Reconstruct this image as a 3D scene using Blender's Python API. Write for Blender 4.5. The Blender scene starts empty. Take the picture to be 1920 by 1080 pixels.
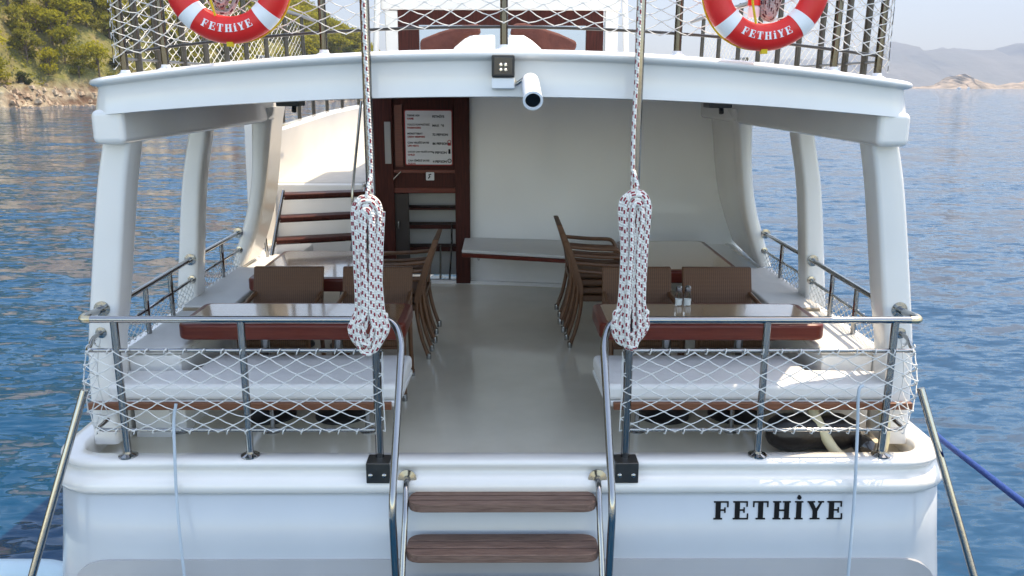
import bpy, bmesh, math, random
from mathutils import Vector, Matrix, Euler, noise
R = math.radians
rng = random.Random(11)
S = bpy.context.scene
COL = S.collection

# ------------------------------------------------------------------ camera
F = 1600.0
CAM = Vector((0, 0, 2.16))
PITCH, YAW, ROLL = 13.39, -0.64, 0.22
cd = bpy.data.cameras.new("camera")
cam = bpy.data.objects.new("camera", cd)
COL.objects.link(cam)
MR = Matrix.Rotation(R(YAW), 3, 'Z') @ Matrix.Rotation(R(90 - PITCH), 3, 'X') @ Matrix.Rotation(R(ROLL), 3, 'Z')
cam.matrix_world = Matrix.Translation(CAM) @ MR.to_4x4()
cd.sensor_width = 36
cd.lens = F / 1920 * 36
cd.clip_start = 0.05
cd.clip_end = 60000
S.camera = cam

# ------------------------------------------------------------------ light
SUN_EL, SUN_AZ = 66.0, 65.0          # azimuth to the right of straight ahead
w = bpy.data.worlds.new("World")
S.world = w
w.use_nodes = True
nt = w.node_tree
bg = nt.nodes["Background"]
sky = nt.nodes.new("ShaderNodeTexSky")
sky.sky_type = 'NISHITA'
sky.sun_disc = False
sky.sun_elevation = R(SUN_EL)
sky.sun_rotation = R(SUN_AZ)
sky.air_density = 1.0
sky.dust_density = 1.0
sky.ozone_density = 1.0
nt.links.new(sky.outputs[0], bg.inputs[0])
bg.inputs[1].default_value = 0.15
sl = bpy.data.lights.new("sun", 'SUN')
sl.energy = 2.0
sl.angle = R(0.53)
sl.color = (1.0, 0.93, 0.82)
so = bpy.data.objects.new("sun", sl)
COL.objects.link(so)
sdir = Vector((math.sin(R(SUN_AZ)) * math.cos(R(SUN_EL)), math.cos(R(SUN_AZ)) * math.cos(R(SUN_EL)), math.sin(R(SUN_EL))))
so.rotation_euler = (-sdir).to_track_quat('-Z', 'Y').to_euler()
so.location = (30, 30, 60)
S.view_settings.view_transform = 'Standard'
S.view_settings.look = 'None'
S.view_settings.exposure = 2.02
S.view_settings.gamma = 1
S.view_settings.use_white_balance = True      # the photograph is balanced for shade
S.view_settings.white_balance_temperature = 8200

# ------------------------------------------------------------------ measuring
def ray(px, py):
    return MR @ Vector(((px - 960) / F, -(py - 540) / F, -1))
def W(px, py, y):                     # the point at forward distance y
    d = ray(px, py)
    return CAM + d * (y / d.y)
def H(px, py, z):                     # the point at height z
    d = ray(px, py)
    return CAM + d * ((z - CAM.z) / d.z)
def mx(p):
    return Vector((-p[0], p[1], p[2]))

# ------------------------------------------------------------------ materials
MATS = {}
def P(name, col, rough=0.5, metal=0.0, coat=0.0, var=None, bump=None, ior=None, trans=0.0, spec=None):
    if name in MATS:
        return MATS[name]
    m = bpy.data.materials.new(name)
    m.use_nodes = True
    n = m.node_tree
    b = n.nodes["Principled BSDF"]
    b.inputs["Base Color"].default_value = (*col, 1)
    b.inputs["Roughness"].default_value = rough
    b.inputs["Metallic"].default_value = metal
    b.inputs["Coat Weight"].default_value = coat
    b.inputs["Coat Roughness"].default_value = 0.06
    b.inputs["Transmission Weight"].default_value = trans
    if ior: b.inputs["IOR"].default_value = ior
    if spec is not None: b.inputs["Specular IOR Level"].default_value = spec
    tc = n.nodes.new("ShaderNodeTexCoord")
    if var:                            # (scale, colour2, stretch)
        sc, c2, st = var
        mp = n.nodes.new("ShaderNodeMapping")
        mp.inputs["Scale"].default_value = st
        n.links.new(tc.outputs["Object"], mp.inputs[0])
        nz = n.nodes.new("ShaderNodeTexNoise")
        nz.inputs["Scale"].default_value = sc
        nz.inputs["Detail"].default_value = 6
        nz.inputs["Roughness"].default_value = 0.6
        n.links.new(mp.outputs[0], nz.inputs["Vector"])
        cr = n.nodes.new("ShaderNodeValToRGB")
        cr.color_ramp.elements[0].position = 0.32
        cr.color_ramp.elements[0].color = (*col, 1)
        cr.color_ramp.elements[1].position = 0.68
        cr.color_ramp.elements[1].color = (*c2, 1)
        n.links.new(nz.outputs[0], cr.inputs[0])
        n.links.new(cr.outputs[0], b.inputs["Base Color"])
    if bump:                           # (scale, strength, distance, stretch)
        sc, stg, dist, st = bump
        mp2 = n.nodes.new("ShaderNodeMapping")
        mp2.inputs["Scale"].default_value = st
        n.links.new(tc.outputs["Object"], mp2.inputs[0])
        nb = n.nodes.new("ShaderNodeTexNoise")
        nb.inputs["Scale"].default_value = sc
        nb.inputs["Detail"].default_value = 5
        n.links.new(mp2.outputs[0], nb.inputs["Vector"])
        bp = n.nodes.new("ShaderNodeBump")
        bp.inputs["Strength"].default_value = stg
        bp.inputs["Distance"].default_value = dist
        n.links.new(nb.outputs[0], bp.inputs["Height"])
        n.links.new(bp.outputs[0], b.inputs["Normal"])
    MATS[name] = m
    return m

O1 = (1, 1, 1)
GEL = P("white gelcoat", (0.74, 0.715, 0.68), 0.22, coat=0.6, var=(1.3, (0.79, 0.765, 0.73), O1), bump=(1.1, 0.12, 0.02, O1))
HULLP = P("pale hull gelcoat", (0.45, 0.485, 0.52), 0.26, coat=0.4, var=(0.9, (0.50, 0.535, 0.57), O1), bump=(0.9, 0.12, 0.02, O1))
INT = P("interior white paint", (0.785, 0.785, 0.78), 0.28, coat=0.4, var=(1.7, (0.825, 0.825, 0.82), O1), bump=(2.2, 0.10, 0.02, O1))
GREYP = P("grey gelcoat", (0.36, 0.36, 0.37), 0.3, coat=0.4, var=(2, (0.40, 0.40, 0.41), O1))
VINYL = P("pale vinyl", (0.60, 0.59, 0.57), 0.55, var=(3, (0.66, 0.65, 0.62), O1), bump=(9, 0.25, 0.02, O1))
CUSH = P("white cushion vinyl", (0.72, 0.70, 0.68), 0.5, var=(4, (0.77, 0.76, 0.74), O1), bump=(6, 0.35, 0.03, O1))
DECK = P("glossy cream deck paint", (0.64, 0.585, 0.475), 0.13, coat=0.3, var=(1.4, (0.75, 0.69, 0.57), O1), bump=(2.5, 0.10, 0.02, O1))
CHROME = P("polished steel", (0.33, 0.33, 0.33), 0.08, metal=1.0, bump=(30, 0.03, 0.01, O1))
USTEEL = P("dark railing steel", (0.085, 0.08, 0.075), 0.12, metal=1.0, bump=(30, 0.03, 0.01, O1))
PSTEEL = P("dark polished steel", (0.20, 0.20, 0.20), 0.08, metal=1.0, bump=(30, 0.03, 0.01, O1))
BRASSY = P("tarnished steel", (0.55, 0.42, 0.22), 0.35, metal=1.0, var=(30, (0.65, 0.6, 0.5), O1))
DSTEEL = P("dark steel", (0.05, 0.048, 0.045), 0.28, metal=0.7, var=(12, (0.08, 0.075, 0.07), O1))
BLACK = P("black plastic", (0.015, 0.015, 0.016), 0.4)
BLKV = P("black vinyl", (0.012, 0.010, 0.010), 0.33, bump=(5, 0.6, 0.05, O1))
MAHOG = P("varnished mahogany", (0.095, 0.014, 0.009), 0.3, coat=0.1, spec=0.3, var=(9, (0.15, 0.028, 0.016), (0.6, 8, 8)))
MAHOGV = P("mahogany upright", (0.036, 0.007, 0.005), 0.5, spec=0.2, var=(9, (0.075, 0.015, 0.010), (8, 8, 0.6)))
TTOP = P("varnished table wood", (0.20, 0.095, 0.042), 0.15, coat=0.8, var=(8, (0.30, 0.16, 0.075), (0.5, 9, 9)), bump=(7, 0.05, 0.01, O1))
TEAK = P("weathered brown wood", (0.11, 0.058, 0.042), 0.6, var=(16, (0.24, 0.145, 0.11), (0.5, 9, 9)), bump=(28, 0.5, 0.006, (0.4, 9, 9)))
STRIPW = P("brown wood strip", (0.15, 0.048, 0.022), 0.4, var=(12, (0.22, 0.085, 0.04), (0.5, 9, 9)))
NETW = P("white net cord", (0.64, 0.64, 0.62), 0.85)
RED = P("red life ring vinyl", (0.76, 0.016, 0.010), 0.42, coat=0.0, var=(8, (0.80, 0.02, 0.02), O1), bump=(16, 0.15, 0.01, O1))
WHITE = P("white paint", (0.85, 0.85, 0.85), 0.5)
WHITEP = P("white plastic", (0.78, 0.80, 0.84), 0.35)
YEL = P("yellow cord", (0.75, 0.50, 0.02), 0.7)
CORD = P("pale blue cord", (0.42, 0.50, 0.57), 0.7)
BLUER = P("blue rope fibre", (0.0, 0.042, 0.22), 0.8, bump=(60, 1.0, 0.01, (1, 1, 1)))
HOSE = P("beige hose", (0.62, 0.55, 0.36), 0.35)
BROWNC = P("brown cushion fabric", (0.085, 0.024, 0.018), 0.85, var=(9, (0.125, 0.036, 0.026), O1), bump=(7, 0.6, 0.04, O1))
LETTER = P("black lettering", (0.008, 0.008, 0.009), 0.6, spec=0.15)
RLET = P("red lettering", (0.35, 0.02, 0.02), 0.5)
CRUST = P("white sticker", (0.62, 0.62, 0.64), 0.35)
DINGW = P("pale blue hull plastic", (0.40, 0.54, 0.62), 0.35, var=(3, (0.45, 0.59, 0.67), O1))
GLASS = P("clear glass", (0.9, 0.95, 0.95), 0.02, trans=1.0, ior=1.2)
PANE = P("tinted windscreen", (0.82, 0.92, 0.97), 0.02, trans=1.0, ior=1.02)
LAMPG = P("floodlight glass", (0.03, 0.033, 0.04), 0.08, spec=0.4)
LENSG = P("black lens", (0.006, 0.006, 0.007), 0.25, spec=0.3)
LENSM = P("lamp reflector", (0.85, 0.82, 0.75), 0.15, metal=1.0)
TRUNK = P("tree bark", (0.09, 0.06, 0.04), 0.9, var=(3, (0.15, 0.11, 0.08), O1))
INSIDE = P("dark interior", (0.03, 0.02, 0.018), 0.6)

def wicker_mat():
    m = bpy.data.materials.new("brown wicker")
    m.use_nodes = True
    n = m.node_tree
    b = n.nodes["Principled BSDF"]
    b.inputs["Roughness"].default_value = 0.5
    tc = n.nodes.new("ShaderNodeTexCoord")
    ws = []
    for ax in ('X', 'Z'):
        wv = n.nodes.new("ShaderNodeTexWave")
        wv.wave_type = 'BANDS'
        wv.bands_direction = ax
        wv.inputs["Scale"].default_value = 22 if ax == 'X' else 34
        wv.inputs["Distortion"].default_value = 0.4
        n.links.new(tc.outputs["Object"], wv.inputs[0])
        ws.append(wv)
    mu = n.nodes.new("ShaderNodeMath")
    mu.operation = 'ADD'
    n.links.new(ws[0].outputs["Fac"], mu.inputs[0])
    n.links.new(ws[1].outputs["Fac"], mu.inputs[1])
    cr = n.nodes.new("ShaderNodeValToRGB")
    cr.color_ramp.elements[0].color = (0.055, 0.023, 0.010, 1)
    cr.color_ramp.elements[1].color = (0.17, 0.072, 0.030, 1)
    hv = n.nodes.new("ShaderNodeMath")
    hv.operation = 'MULTIPLY'
    hv.inputs[1].default_value = 0.5
    n.links.new(mu.outputs[0], hv.inputs[0])
    n.links.new(hv.outputs[0], cr.inputs[0])
    n.links.new(cr.outputs[0], b.inputs["Base Color"])
    bp = n.nodes.new("ShaderNodeBump")
    bp.inputs["Strength"].default_value = 0.5
    bp.inputs["Distance"].default_value = 0.006
    n.links.new(hv.outputs[0], bp.inputs["Height"])
    n.links.new(bp.outputs[0], b.inputs["Normal"])
    return m
WICK = wicker_mat()
WICKF = P("brown chair frame", (0.10, 0.042, 0.018), 0.4, var=(20, (0.15, 0.064, 0.028), O1))

def rope_mat(nm="flecked white rope", ca=(0.76, 0.74, 0.69, 1), cb=(0.26, 0.018, 0.035, 1)):
    m = bpy.data.materials.new(nm)
    m.use_nodes = True
    n = m.node_tree
    b = n.nodes["Principled BSDF"]
    b.inputs["Roughness"].default_value = 0.85
    uv = n.nodes.new("ShaderNodeUVMap")
    sp = n.nodes.new("ShaderNodeSeparateXYZ")
    n.links.new(uv.outputs[0], sp.inputs[0])
    def mth(op, a, c):
        x = n.nodes.new("ShaderNodeMath")
        x.operation = op
        for i, q in enumerate((a, c)):
            if isinstance(q, (int, float)): x.inputs[i].default_value = q
            else: n.links.new(q, x.inputs[i])
        return x.outputs[0]
    u, v = sp.outputs[0], sp.outputs[1]
    v4 = mth('MULTIPLY', v, 4.0)
    row = mth('FLOOR', v4, 0)
    un = mth('ADD', mth('DIVIDE', u, 0.050), mth('MULTIPLY', row, 0.31))
    fu = mth('FRACT', un, 0)
    fv = mth('FRACT', v4, 0)
    a = mth('LESS_THAN', fu, 0.40)
    c = mth('LESS_THAN', fv, 0.55)
    fac = mth('MULTIPLY', a, c)
    mix = n.nodes.new("ShaderNodeMix")
    mix.data_type = 'RGBA'
    mix.inputs[6].default_value = ca
    mix.inputs[7].default_value = cb
    n.links.new(fac, mix.inputs[0])
    n.links.new(mix.outputs[2], b.inputs["Base Color"])
    wv = mth('SINE', mth('ADD', mth('MULTIPLY', u, 420.0), mth('MULTIPLY', v, 12.566)), 0)
    bp = n.nodes.new("ShaderNodeBump")
    bp.inputs["Strength"].default_value = 0.5
    bp.inputs["Distance"].default_value = 0.003
    n.links.new(wv, bp.inputs["Height"])
    n.links.new(bp.outputs[0], b.inputs["Normal"])
    return m
ROPE = rope_mat()
ROPEG = rope_mat('grey flecked rope', (0.40, 0.39, 0.37, 1), (0.07, 0.02, 0.03, 1))

# ------------------------------------------------------------------ mesh builder
def cr(pts, n=8):                      # Catmull-Rom through points
    pts = [Vector(p) for p in pts]
    out = []
    for i in range(len(pts) - 1):
        p0 = pts[i - 1] if i else pts[i] * 2 - pts[i + 1]
        p1, p2 = pts[i], pts[i + 1]
        p3 = pts[i + 2] if i + 2 < len(pts) else pts[i + 1] * 2 - pts[i]
        for k in range(n):
            t = k / n
            out.append(0.5 * ((2 * p1) + (p2 - p0) * t + (2 * p0 - 5 * p1 + 4 * p2 - p3) * t * t + (3 * p1 - p0 - 3 * p2 + p3) * t ** 3))
    out.append(pts[-1])
    return out
def fil(pts, r, n=6):                  # polyline with rounded corners
    pts = [Vector(p) for p in pts]
    out = [pts[0]]
    for i in range(1, len(pts) - 1):
        a, b, c = pts[i - 1], pts[i], pts[i + 1]
        ra = min(r, (a - b).length * 0.48, (c - b).length * 0.48)
        s, e = b + (a - b).normalized() * ra, b + (c - b).normalized() * ra
        for k in range(n + 1):
            t = k / n
            out.append(s * (1 - t) ** 2 + b * 2 * t * (1 - t) + e * t * t)
    out.append(pts[-1])
    return out
def rrect(w, h, r, n=5, cx=0, cy=0):   # rounded rectangle outline, 2D
    o = []
    for (sx, sy, a0) in ((1, 1, 0), (-1, 1, 90), (-1, -1, 180), (1, -1, 270)):
        for k in range(n + 1):
            a = R(a0 + 90 * k / n)
            o.append((cx + sx * (w / 2 - r) + r * math.cos(a), cy + sy * (h / 2 - r) + r * math.sin(a)))
    return o

class MB:
    def __init__(s):
        s.v, s.f, s.uv, s.mi = [], [], [], []
        s.cm = 0
        s.has_uv = False
    def add(s, vs, fs, uvs=None):
        b = len(s.v)
        s.v += [tuple(p) for p in vs]
        for i, f in enumerate(fs):
            s.f.append([b + k for k in f])
            s.mi.append(s.cm)
            s.uv.append(uvs[i] if uvs else None)
        if uvs: s.has_uv = True
        return s
    def box(s, c, d, rot=None):
        x, y, z = d[0] / 2, d[1] / 2, d[2] / 2
        vs = [Vector(p) for p in ((-x, -y, -z), (x, -y, -z), (x, y, -z), (-x, y, -z), (-x, -y, z), (x, -y, z), (x, y, z), (-x, y, z))]
        if rot is not None:
            m = rot if isinstance(rot, Matrix) else Euler(rot).to_matrix()
            vs = [m @ p for p in vs]
        c = Vector(c)
        return s.add([p + c for p in vs], [(3, 2, 1, 0), (4, 5, 6, 7), (0, 1, 5, 4), (1, 2, 6, 5), (2, 3, 7, 6), (3, 0, 4, 7)])
    def rng(s, x0, x1, y0, y1, z0, z1):
        return s.box(((x0 + x1) / 2, (y0 + y1) / 2, (z0 + z1) / 2), (abs(x1 - x0), abs(y1 - y0), abs(z1 - z0)))
    def prism(s, pts, fn0, fn1):       # two mapped copies of a 2D outline, joined
        n = len(pts)
        a = [fn0(*p) for p in pts]
        b = [fn1(*p) for p in pts]
        fs = [tuple(range(n)), tuple(range(2 * n - 1, n - 1, -1))]
        fs += [(i, n + i, n + (i + 1) % n, (i + 1) % n) for i in range(n)]
        return s.add(a + b, fs)
    def tube(s, pts, r, n=10, cap=True, closed=False, uv=False, u0=0.0):
        pts = [Vector(p) for p in pts]
        N = len(pts)
        rr = r if isinstance(r, (list, tuple)) else [r] * N
        T = []
        for i in range(N):
            if closed: t = pts[(i + 1) % N] - pts[i - 1]
            else: t = pts[min(i + 1, N - 1)] - pts[max(i - 1, 0)]
            T.append(t.normalized() if t.length > 1e-9 else Vector((0, 0, 1)))
        up = Vector((0, 0, 1)) if abs(T[0].z) < 0.9 else Vector((0, 1, 0))
        nx = (up - T[0] * up.dot(T[0])).normalized()
        vs, L, ln = [], [], u0
        for i in range(N):
            nx = (nx - T[i] * nx.dot(T[i]))
            nx = nx.normalized() if nx.length > 1e-6 else T[i].orthogonal().normalized()
            ny = T[i].cross(nx)
            if i: ln += (pts[i] - pts[i - 1]).length
            L.append(ln)
            for k in range(n):
                a = 2 * math.pi * k / n
                vs.append(pts[i] + (nx * math.cos(a) + ny * math.sin(a)) * rr[i])
        fs, us = [], []
        M = N if closed else N - 1
        for i in range(M):
            j = (i + 1) % N
            l1 = L[j] if j else ln + (pts[0] - pts[-1]).length
            for k in range(n):
                k2 = (k + 1) % n
                fs.append((i * n + k, i * n + k2, j * n + k2, j * n + k))
                us.append(((L[i], k / n), (L[i], (k + 1) / n), (l1, (k + 1) / n), (l1, k / n)))
        if cap and not closed:
            fs.append(tuple(range(n - 1, -1, -1)))
            us.append([(L[0], 0)] * n)
            fs.append(tuple((N - 1) * n + k for k in range(n)))
            us.append([(ln, 0)] * n)
        return s.add(vs, fs, us if uv else None)
    def lathe(s, prof, c, axis=(0, 0, 1), n=20):  # prof: (radius, height)
        ax = Vector(axis).normalized()
        a = ax.orthogonal().normalized()
        b = ax.cross(a)
        c = Vector(c)
        vs = []
        for (r, h) in prof:
            for k in range(n):
                t = 2 * math.pi * k / n
                vs.append(c + ax * h + (a * math.cos(t) + b * math.sin(t)) * max(r, 1e-4))
        fs = []
        for i in range(len(prof) - 1):
            for k in range(n):
                k2 = (k + 1) % n
                fs.append((i * n + k, i * n + k2, (i + 1) * n + k2, (i + 1) * n + k))
        fs.append(tuple(range(n - 1, -1, -1)))
        fs.append(tuple((len(prof) - 1) * n + k for k in range(n)))
        return s.add(vs, fs)
    def loft(s, rings, cap=True, closed=False):
        n = len(rings[0])
        vs = [p for r in rings for p in r]
        fs = []
        N = len(rings)
        for i in range(N if closed else N - 1):
            j = (i + 1) % N
            for k in range(n):
                k2 = (k + 1) % n
                fs.append((i * n + k, i * n + k2, j * n + k2, j * n + k))
        if cap and not closed:
            fs.append(tuple(range(n - 1, -1, -1)))
            fs.append(tuple((N - 1) * n + k for k in range(n)))
        return s.add(vs, fs)
    def sheet(s, rows):
        n = len(rows[0])
        vs = [p for r in rows for p in r]
        fs = [(i * n + k, i * n + k + 1, (i + 1) * n + k + 1, (i + 1) * n + k) for i in range(len(rows) - 1) for k in range(n - 1)]
        return s.add(vs, fs)
    def build(s, name, m, parent=None, local=False, bevel=0.0, seg=3, smooth=True, ang=38, label=None, fix=True):
        me = bpy.data.meshes.new(name)
        me.from_pydata(s.v, [], s.f)
        for q in (m if isinstance(m, (list, tuple)) else [m]):
            me.materials.append(q)
        if any(s.mi): me.polygons.foreach_set("material_index", s.mi)
        if s.has_uv:
            ul = me.uv_layers.new(name="UVMap")
            i = 0
            for f, u in zip(s.f, s.uv):
                for k in range(len(f)):
                    ul.data[i].uv = u[k] if u else (0, 0)
                    i += 1
        if fix:
            bm = bmesh.new()
            bm.from_mesh(me)
            bmesh.ops.recalc_face_normals(bm, faces=bm.faces)
            bm.to_mesh(me)
            bm.free()
        if smooth:
            me.shade_smooth()
            me.set_sharp_from_angle(angle=R(ang))
        o = bpy.data.objects.new(name, me)
        COL.objects.link(o)
        if parent:
            o.parent = parent
            if not local: o.location = -wloc(parent)
        if bevel:
            bv = o.modifiers.new("bevel", 'BEVEL')
            bv.width = bevel
            bv.segments = seg
            bv.limit_method = 'ANGLE'
            bv.angle_limit = R(35)
            bv.harden_normals = True
        if label: o["label"] = label
        return o
def wloc(o):
    l = Vector(o.location)
    while o.parent:
        o = o.parent
        l += o.location
    return l
def tag(o, label, cat, group=None):
    o["label"] = label
    o["category"] = cat
    if group: o["group"] = group
    return o
def thing(name, label, cat, loc=(0, 0, 0), rz=0, group=None):
    o = bpy.data.objects.new(name, None)
    COL.objects.link(o)
    o.empty_display_size = 0.2
    o.location = loc
    o.rotation_euler = (0, 0, rz)
    return tag(o, label, cat, group)
def struct(o):
    o["kind"] = "structure"
    return o
def dup(root, loc=None, rot=None, label=None, group=None, parent=None):
    r = root.copy()
    COL.objects.link(r)
    if parent: r.parent = parent
    if loc is not None: r.location = loc
    if rot is not None: r.rotation_euler = rot
    if label: r["label"] = label
    if group: r["group"] = group
    for c in list(root.children): dup(c, parent=r)
    return r

def net(mb, fn, U, V, cw, ch, r=0.0036, jit=0.006, n=4, skip=0.0):   # knotted diamond net on the surface fn(u, v)
    nu, nv = max(1, round(U / cw)), max(1, round(V / (ch / 2)))
    cw, hh = U / nu, V / nv
    def K(i, j):
        u = (i + (0.5 if j % 2 else 0)) * cw
        rr = random.Random(i * 131 + j * 17 + nu)
        return Vector(fn(min(max(u + rr.uniform(-jit, jit), 0), U), min(max(j * hh + rr.uniform(-jit, jit) * 0.6, 0), V)))
    for j in range(nv):
        for i in range(-1, nu + 1):
            a = K(i, j)
            for di in ((0, 1) if j % 2 else (-1, 0)):
                ii = i + di
                b = K(ii, j + 1)
                if (a - b).length < 0.006 or (a - b).length > 3 * cw: continue
                mid = (a + b) / 2 + Vector((0, 0, -0.05 * (a - b).length))
                mb.tube([a, mid, b], r, n, cap=False)
    for j in range(nv + 1):
        for i in range(0, nu):
            k = K(i, j)
            mb.box(k, (r * 3.6, r * 2.6, r * 2.6))

# ------------------------------------------------------------------ the sea, the shore, the far land
SEA = -1.36
def water_mat():
    m = bpy.data.materials.new("sea water")
    m.use_nodes = True
    n = m.node_tree
    b = n.nodes["Principled BSDF"]
    b.inputs["Base Color"].default_value = (0.0, 0.042, 0.100, 1)
    b.inputs["Roughness"].default_value = 0.04
    b.inputs["IOR"].default_value = 1.33
    tc = n.nodes.new("ShaderNodeTexCoord")
    acc = None
    for (sc, amp, rot, stretch, det) in ((0.16, (0.20, 0.42, 0), 0.35, (0.7, 1.5, 1), 1), (0.62, (0.36, 0.75, 0), -0.22, (0.6, 1.5, 1), 2), (2.0, (0.65, 1.10, 0), 0.35, (0.6, 1.5, 1), 3), (6.5, (0.60, 1.05, 0), -0.3, (0.6, 1.5, 1), 2)):
        mp = n.nodes.new("ShaderNodeMapping")
        mp.inputs["Rotation"].default_value = (0, 0, rot)
        mp.inputs["Scale"].default_value = stretch
        n.links.new(tc.outputs["Object"], mp.inputs[0])
        nz = n.nodes.new("ShaderNodeTexNoise")
        nz.inputs["Scale"].default_value = sc
        nz.inputs["Detail"].default_value = det
        nz.inputs["Distortion"].default_value = 0.6
        n.links.new(mp.outputs[0], nz.inputs["Vector"])
        sb = n.nodes.new("ShaderNodeVectorMath")
        sb.operation = 'SUBTRACT'
        sb.inputs[1].default_value = (0.5, 0.5, 0.5)
        n.links.new(nz.outputs["Color"], sb.inputs[0])
        ml = n.nodes.new("ShaderNodeVectorMath")
        ml.operation = 'MULTIPLY_ADD'
        ml.inputs[1].default_value = amp
        n.links.new(sb.outputs[0], ml.inputs[0])
        if acc: n.links.new(acc.outputs[0], ml.inputs[2])
        else: ml.inputs[2].default_value = (0, 0, 1)
        acc = ml
    nm = n.nodes.new("ShaderNodeVectorMath")
    nm.operation = 'NORMALIZE'
    n.links.new(acc.outputs[0], nm.inputs[0])
    n.links.new(nm.outputs[0], b.inputs["Normal"])
    return m
q = MB()
ys = [-400, -40, 0, 10, 20, 40, 80, 160, 400, 1200, 4000, 12000, 40000]
xs = [-30000, -6000, -1000, -200, -40, 0, 40, 200, 1000, 6000, 30000]
q.sheet([[(x, y, SEA) for x in xs] for y in ys])
struct(q.build("sea", water_mat(), smooth=False))

SHORE = [(-900, -420), (-240, -300), (-190, -120), (-150, 0), (-112, 66), (-88, 104), (-73, 129), (-70, 141), (-58, 165), (-44, 196), (-35, 212), (-28, 262), (-44, 340), (-120, 470), (-300, 600), (-900, 700)]
def shore_d(x, y):                     # signed distance inland
    best, inside = 1e9, False
    n = len(SHORE)
    for i in range(n):
        ax, ay = SHORE[i]
        bx, by = SHORE[(i + 1) % n]
        if (ay > y) != (by > y) and x < (bx - ax) * (y - ay) / (by - ay) + ax: inside = not inside
        if i == n - 1: continue
        dx, dy = bx - ax, by - ay
        t = max(0, min(1, ((x - ax) * dx + (y - ay) * dy) / (dx * dx + dy * dy)))
        d = math.hypot(x - ax - dx * t, y - ay - dy * t)
        if d < best: best = d
    return best if inside else -best
def ground(x, y):
    s = shore_d(x, y) + 3.0 * noise.noise((x * 0.11, y * 0.11, 0)) + 1.2 * noise.noise((x * 0.35, y * 0.35, 3))
    if s < -6: return SEA - 3
    nz = noise.fractal((x * 0.02, y * 0.02, 7), 1.0, 2.1, 4)
    rock = max(0, min(1, s / 1.6)) * 2.0 + (noise.noise((x * 0.45, y * 0.45, 1)) * 1.1 + noise.noise((x * 0.95, y * 0.95, 4)) * 0.7) * max(0, min(1, (9 - s) / 6))
    s2 = max(0, s - 1)
    k = max(0.62, min(1.0, (235 - y) / 110.0 + 0.42)) * (1 + .45 * max(0, min(1, (-70 - x) / 60)))
    hill = 150 * (1 - math.exp(-s2 / 120.0)) * k * (1 + 0.22 * nz)
    return SEA - 0.6 + (rock if s > 0 else s * 0.4 + rock) + hill
def hill_mat():
    m = bpy.data.materials.new("hillside soil and scrub")
    m.use_nodes = True
    n = m.node_tree
    b = n.nodes["Principled BSDF"]
    b.inputs["Roughness"].default_value = 0.95
    tc = n.nodes.new("ShaderNodeTexCoord")
    nz = n.nodes.new("ShaderNodeTexNoise")
    nz.inputs["Scale"].default_value = 0.16
    nz.inputs["Detail"].default_value = 8
    nz.inputs["Roughness"].default_value = 0.7
    n.links.new(tc.outputs["Object"], nz.inputs["Vector"])
    c = n.nodes.new("ShaderNodeValToRGB")
    e = c.color_ramp.elements
    e[0].position, e[0].color = 0.36, (0.09, 0.10, 0.022, 1)
    e[1].position, e[1].color = 0.62, (0.20, 0.155, 0.07, 1)
    x = e.new(0.48); x.color = (0.15, 0.14, 0.04, 1)
    n.links.new(nz.outputs[0], c.inputs[0])
    n2 = n.nodes.new("ShaderNodeTexNoise")
    n2.inputs["Scale"].default_value = 0.5
    n2.inputs["Detail"].default_value = 8
    n.links.new(tc.outputs["Object"], n2.inputs["Vector"])
    c2 = n.nodes.new("ShaderNodeValToRGB")
    c2.color_ramp.elements[0].position = 0.38
    c2.color_ramp.elements[0].color = (0.10, 0.055, 0.032, 1)
    xm = c2.color_ramp.elements.new(0.5)
    xm.color = (0.30, 0.165, 0.085, 1)
    c2.color_ramp.elements[1].position = 0.68
    c2.color_ramp.elements[1].color = (0.38, 0.32, 0.23, 1)
    n.links.new(n2.outputs[0], c2.inputs[0])
    sp = n.nodes.new("ShaderNodeSeparateXYZ")
    n.links.new(tc.outputs["Object"], sp.inputs[0])
    mr = n.nodes.new("ShaderNodeMapRange")
    mr.inputs[1].default_value = SEA + 2.2
    mr.inputs[2].default_value = SEA + 5.0
    ad = n.nodes.new("ShaderNodeMath")
    ad.operation = 'MULTIPLY_ADD'
    n.links.new(n2.outputs[0], ad.inputs[0])
    ad.inputs[1].default_value = 3.5
    n.links.new(sp.outputs[2], ad.inputs[2])
    sb = n.nodes.new("ShaderNodeMath")
    sb.operation = 'SUBTRACT'
    n.links.new(ad.outputs[0], sb.inputs[0])
    sb.inputs[1].default_value = 1.6
    n.links.new(sb.outputs[0], mr.inputs[0])
    mx_ = n.nodes.new("ShaderNodeMix")
    mx_.data_type = 'RGBA'
    n.links.new(mr.outputs[0], mx_.inputs[0])
    n.links.new(c2.outputs[0], mx_.inputs[6])
    n.links.new(c.outputs[0], mx_.inputs[7])
    n.links.new(mx_.outputs[2], b.inputs["Base Color"])
    bp = n.nodes.new("ShaderNodeBump")
    bp.inputs["Strength"].default_value = 0.9
    bp.inputs["Distance"].default_value = 1.3
    n.links.new(n2.outputs[0], bp.inputs["Height"])
    n.links.new(bp.outputs[0], b.inputs["Normal"])
    return m
q = MB()
gx = [-330 + 5 * i for i in range(43)] + [-117 + 0.9 * i for i in range(100)]
gy = [-60 + 6 * i for i in range(27)] + [101 + 1.0 * i for i in range(144)] + [245 + 3 * i for i in range(36)] + [356 + 8 * i for i in range(16)]
q.sheet([[(x, y, ground(x, y)) for x in gx] for y in gy])
struct(q.build("hillside", hill_mat(), fix=False, smooth=True, ang=60))

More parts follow.
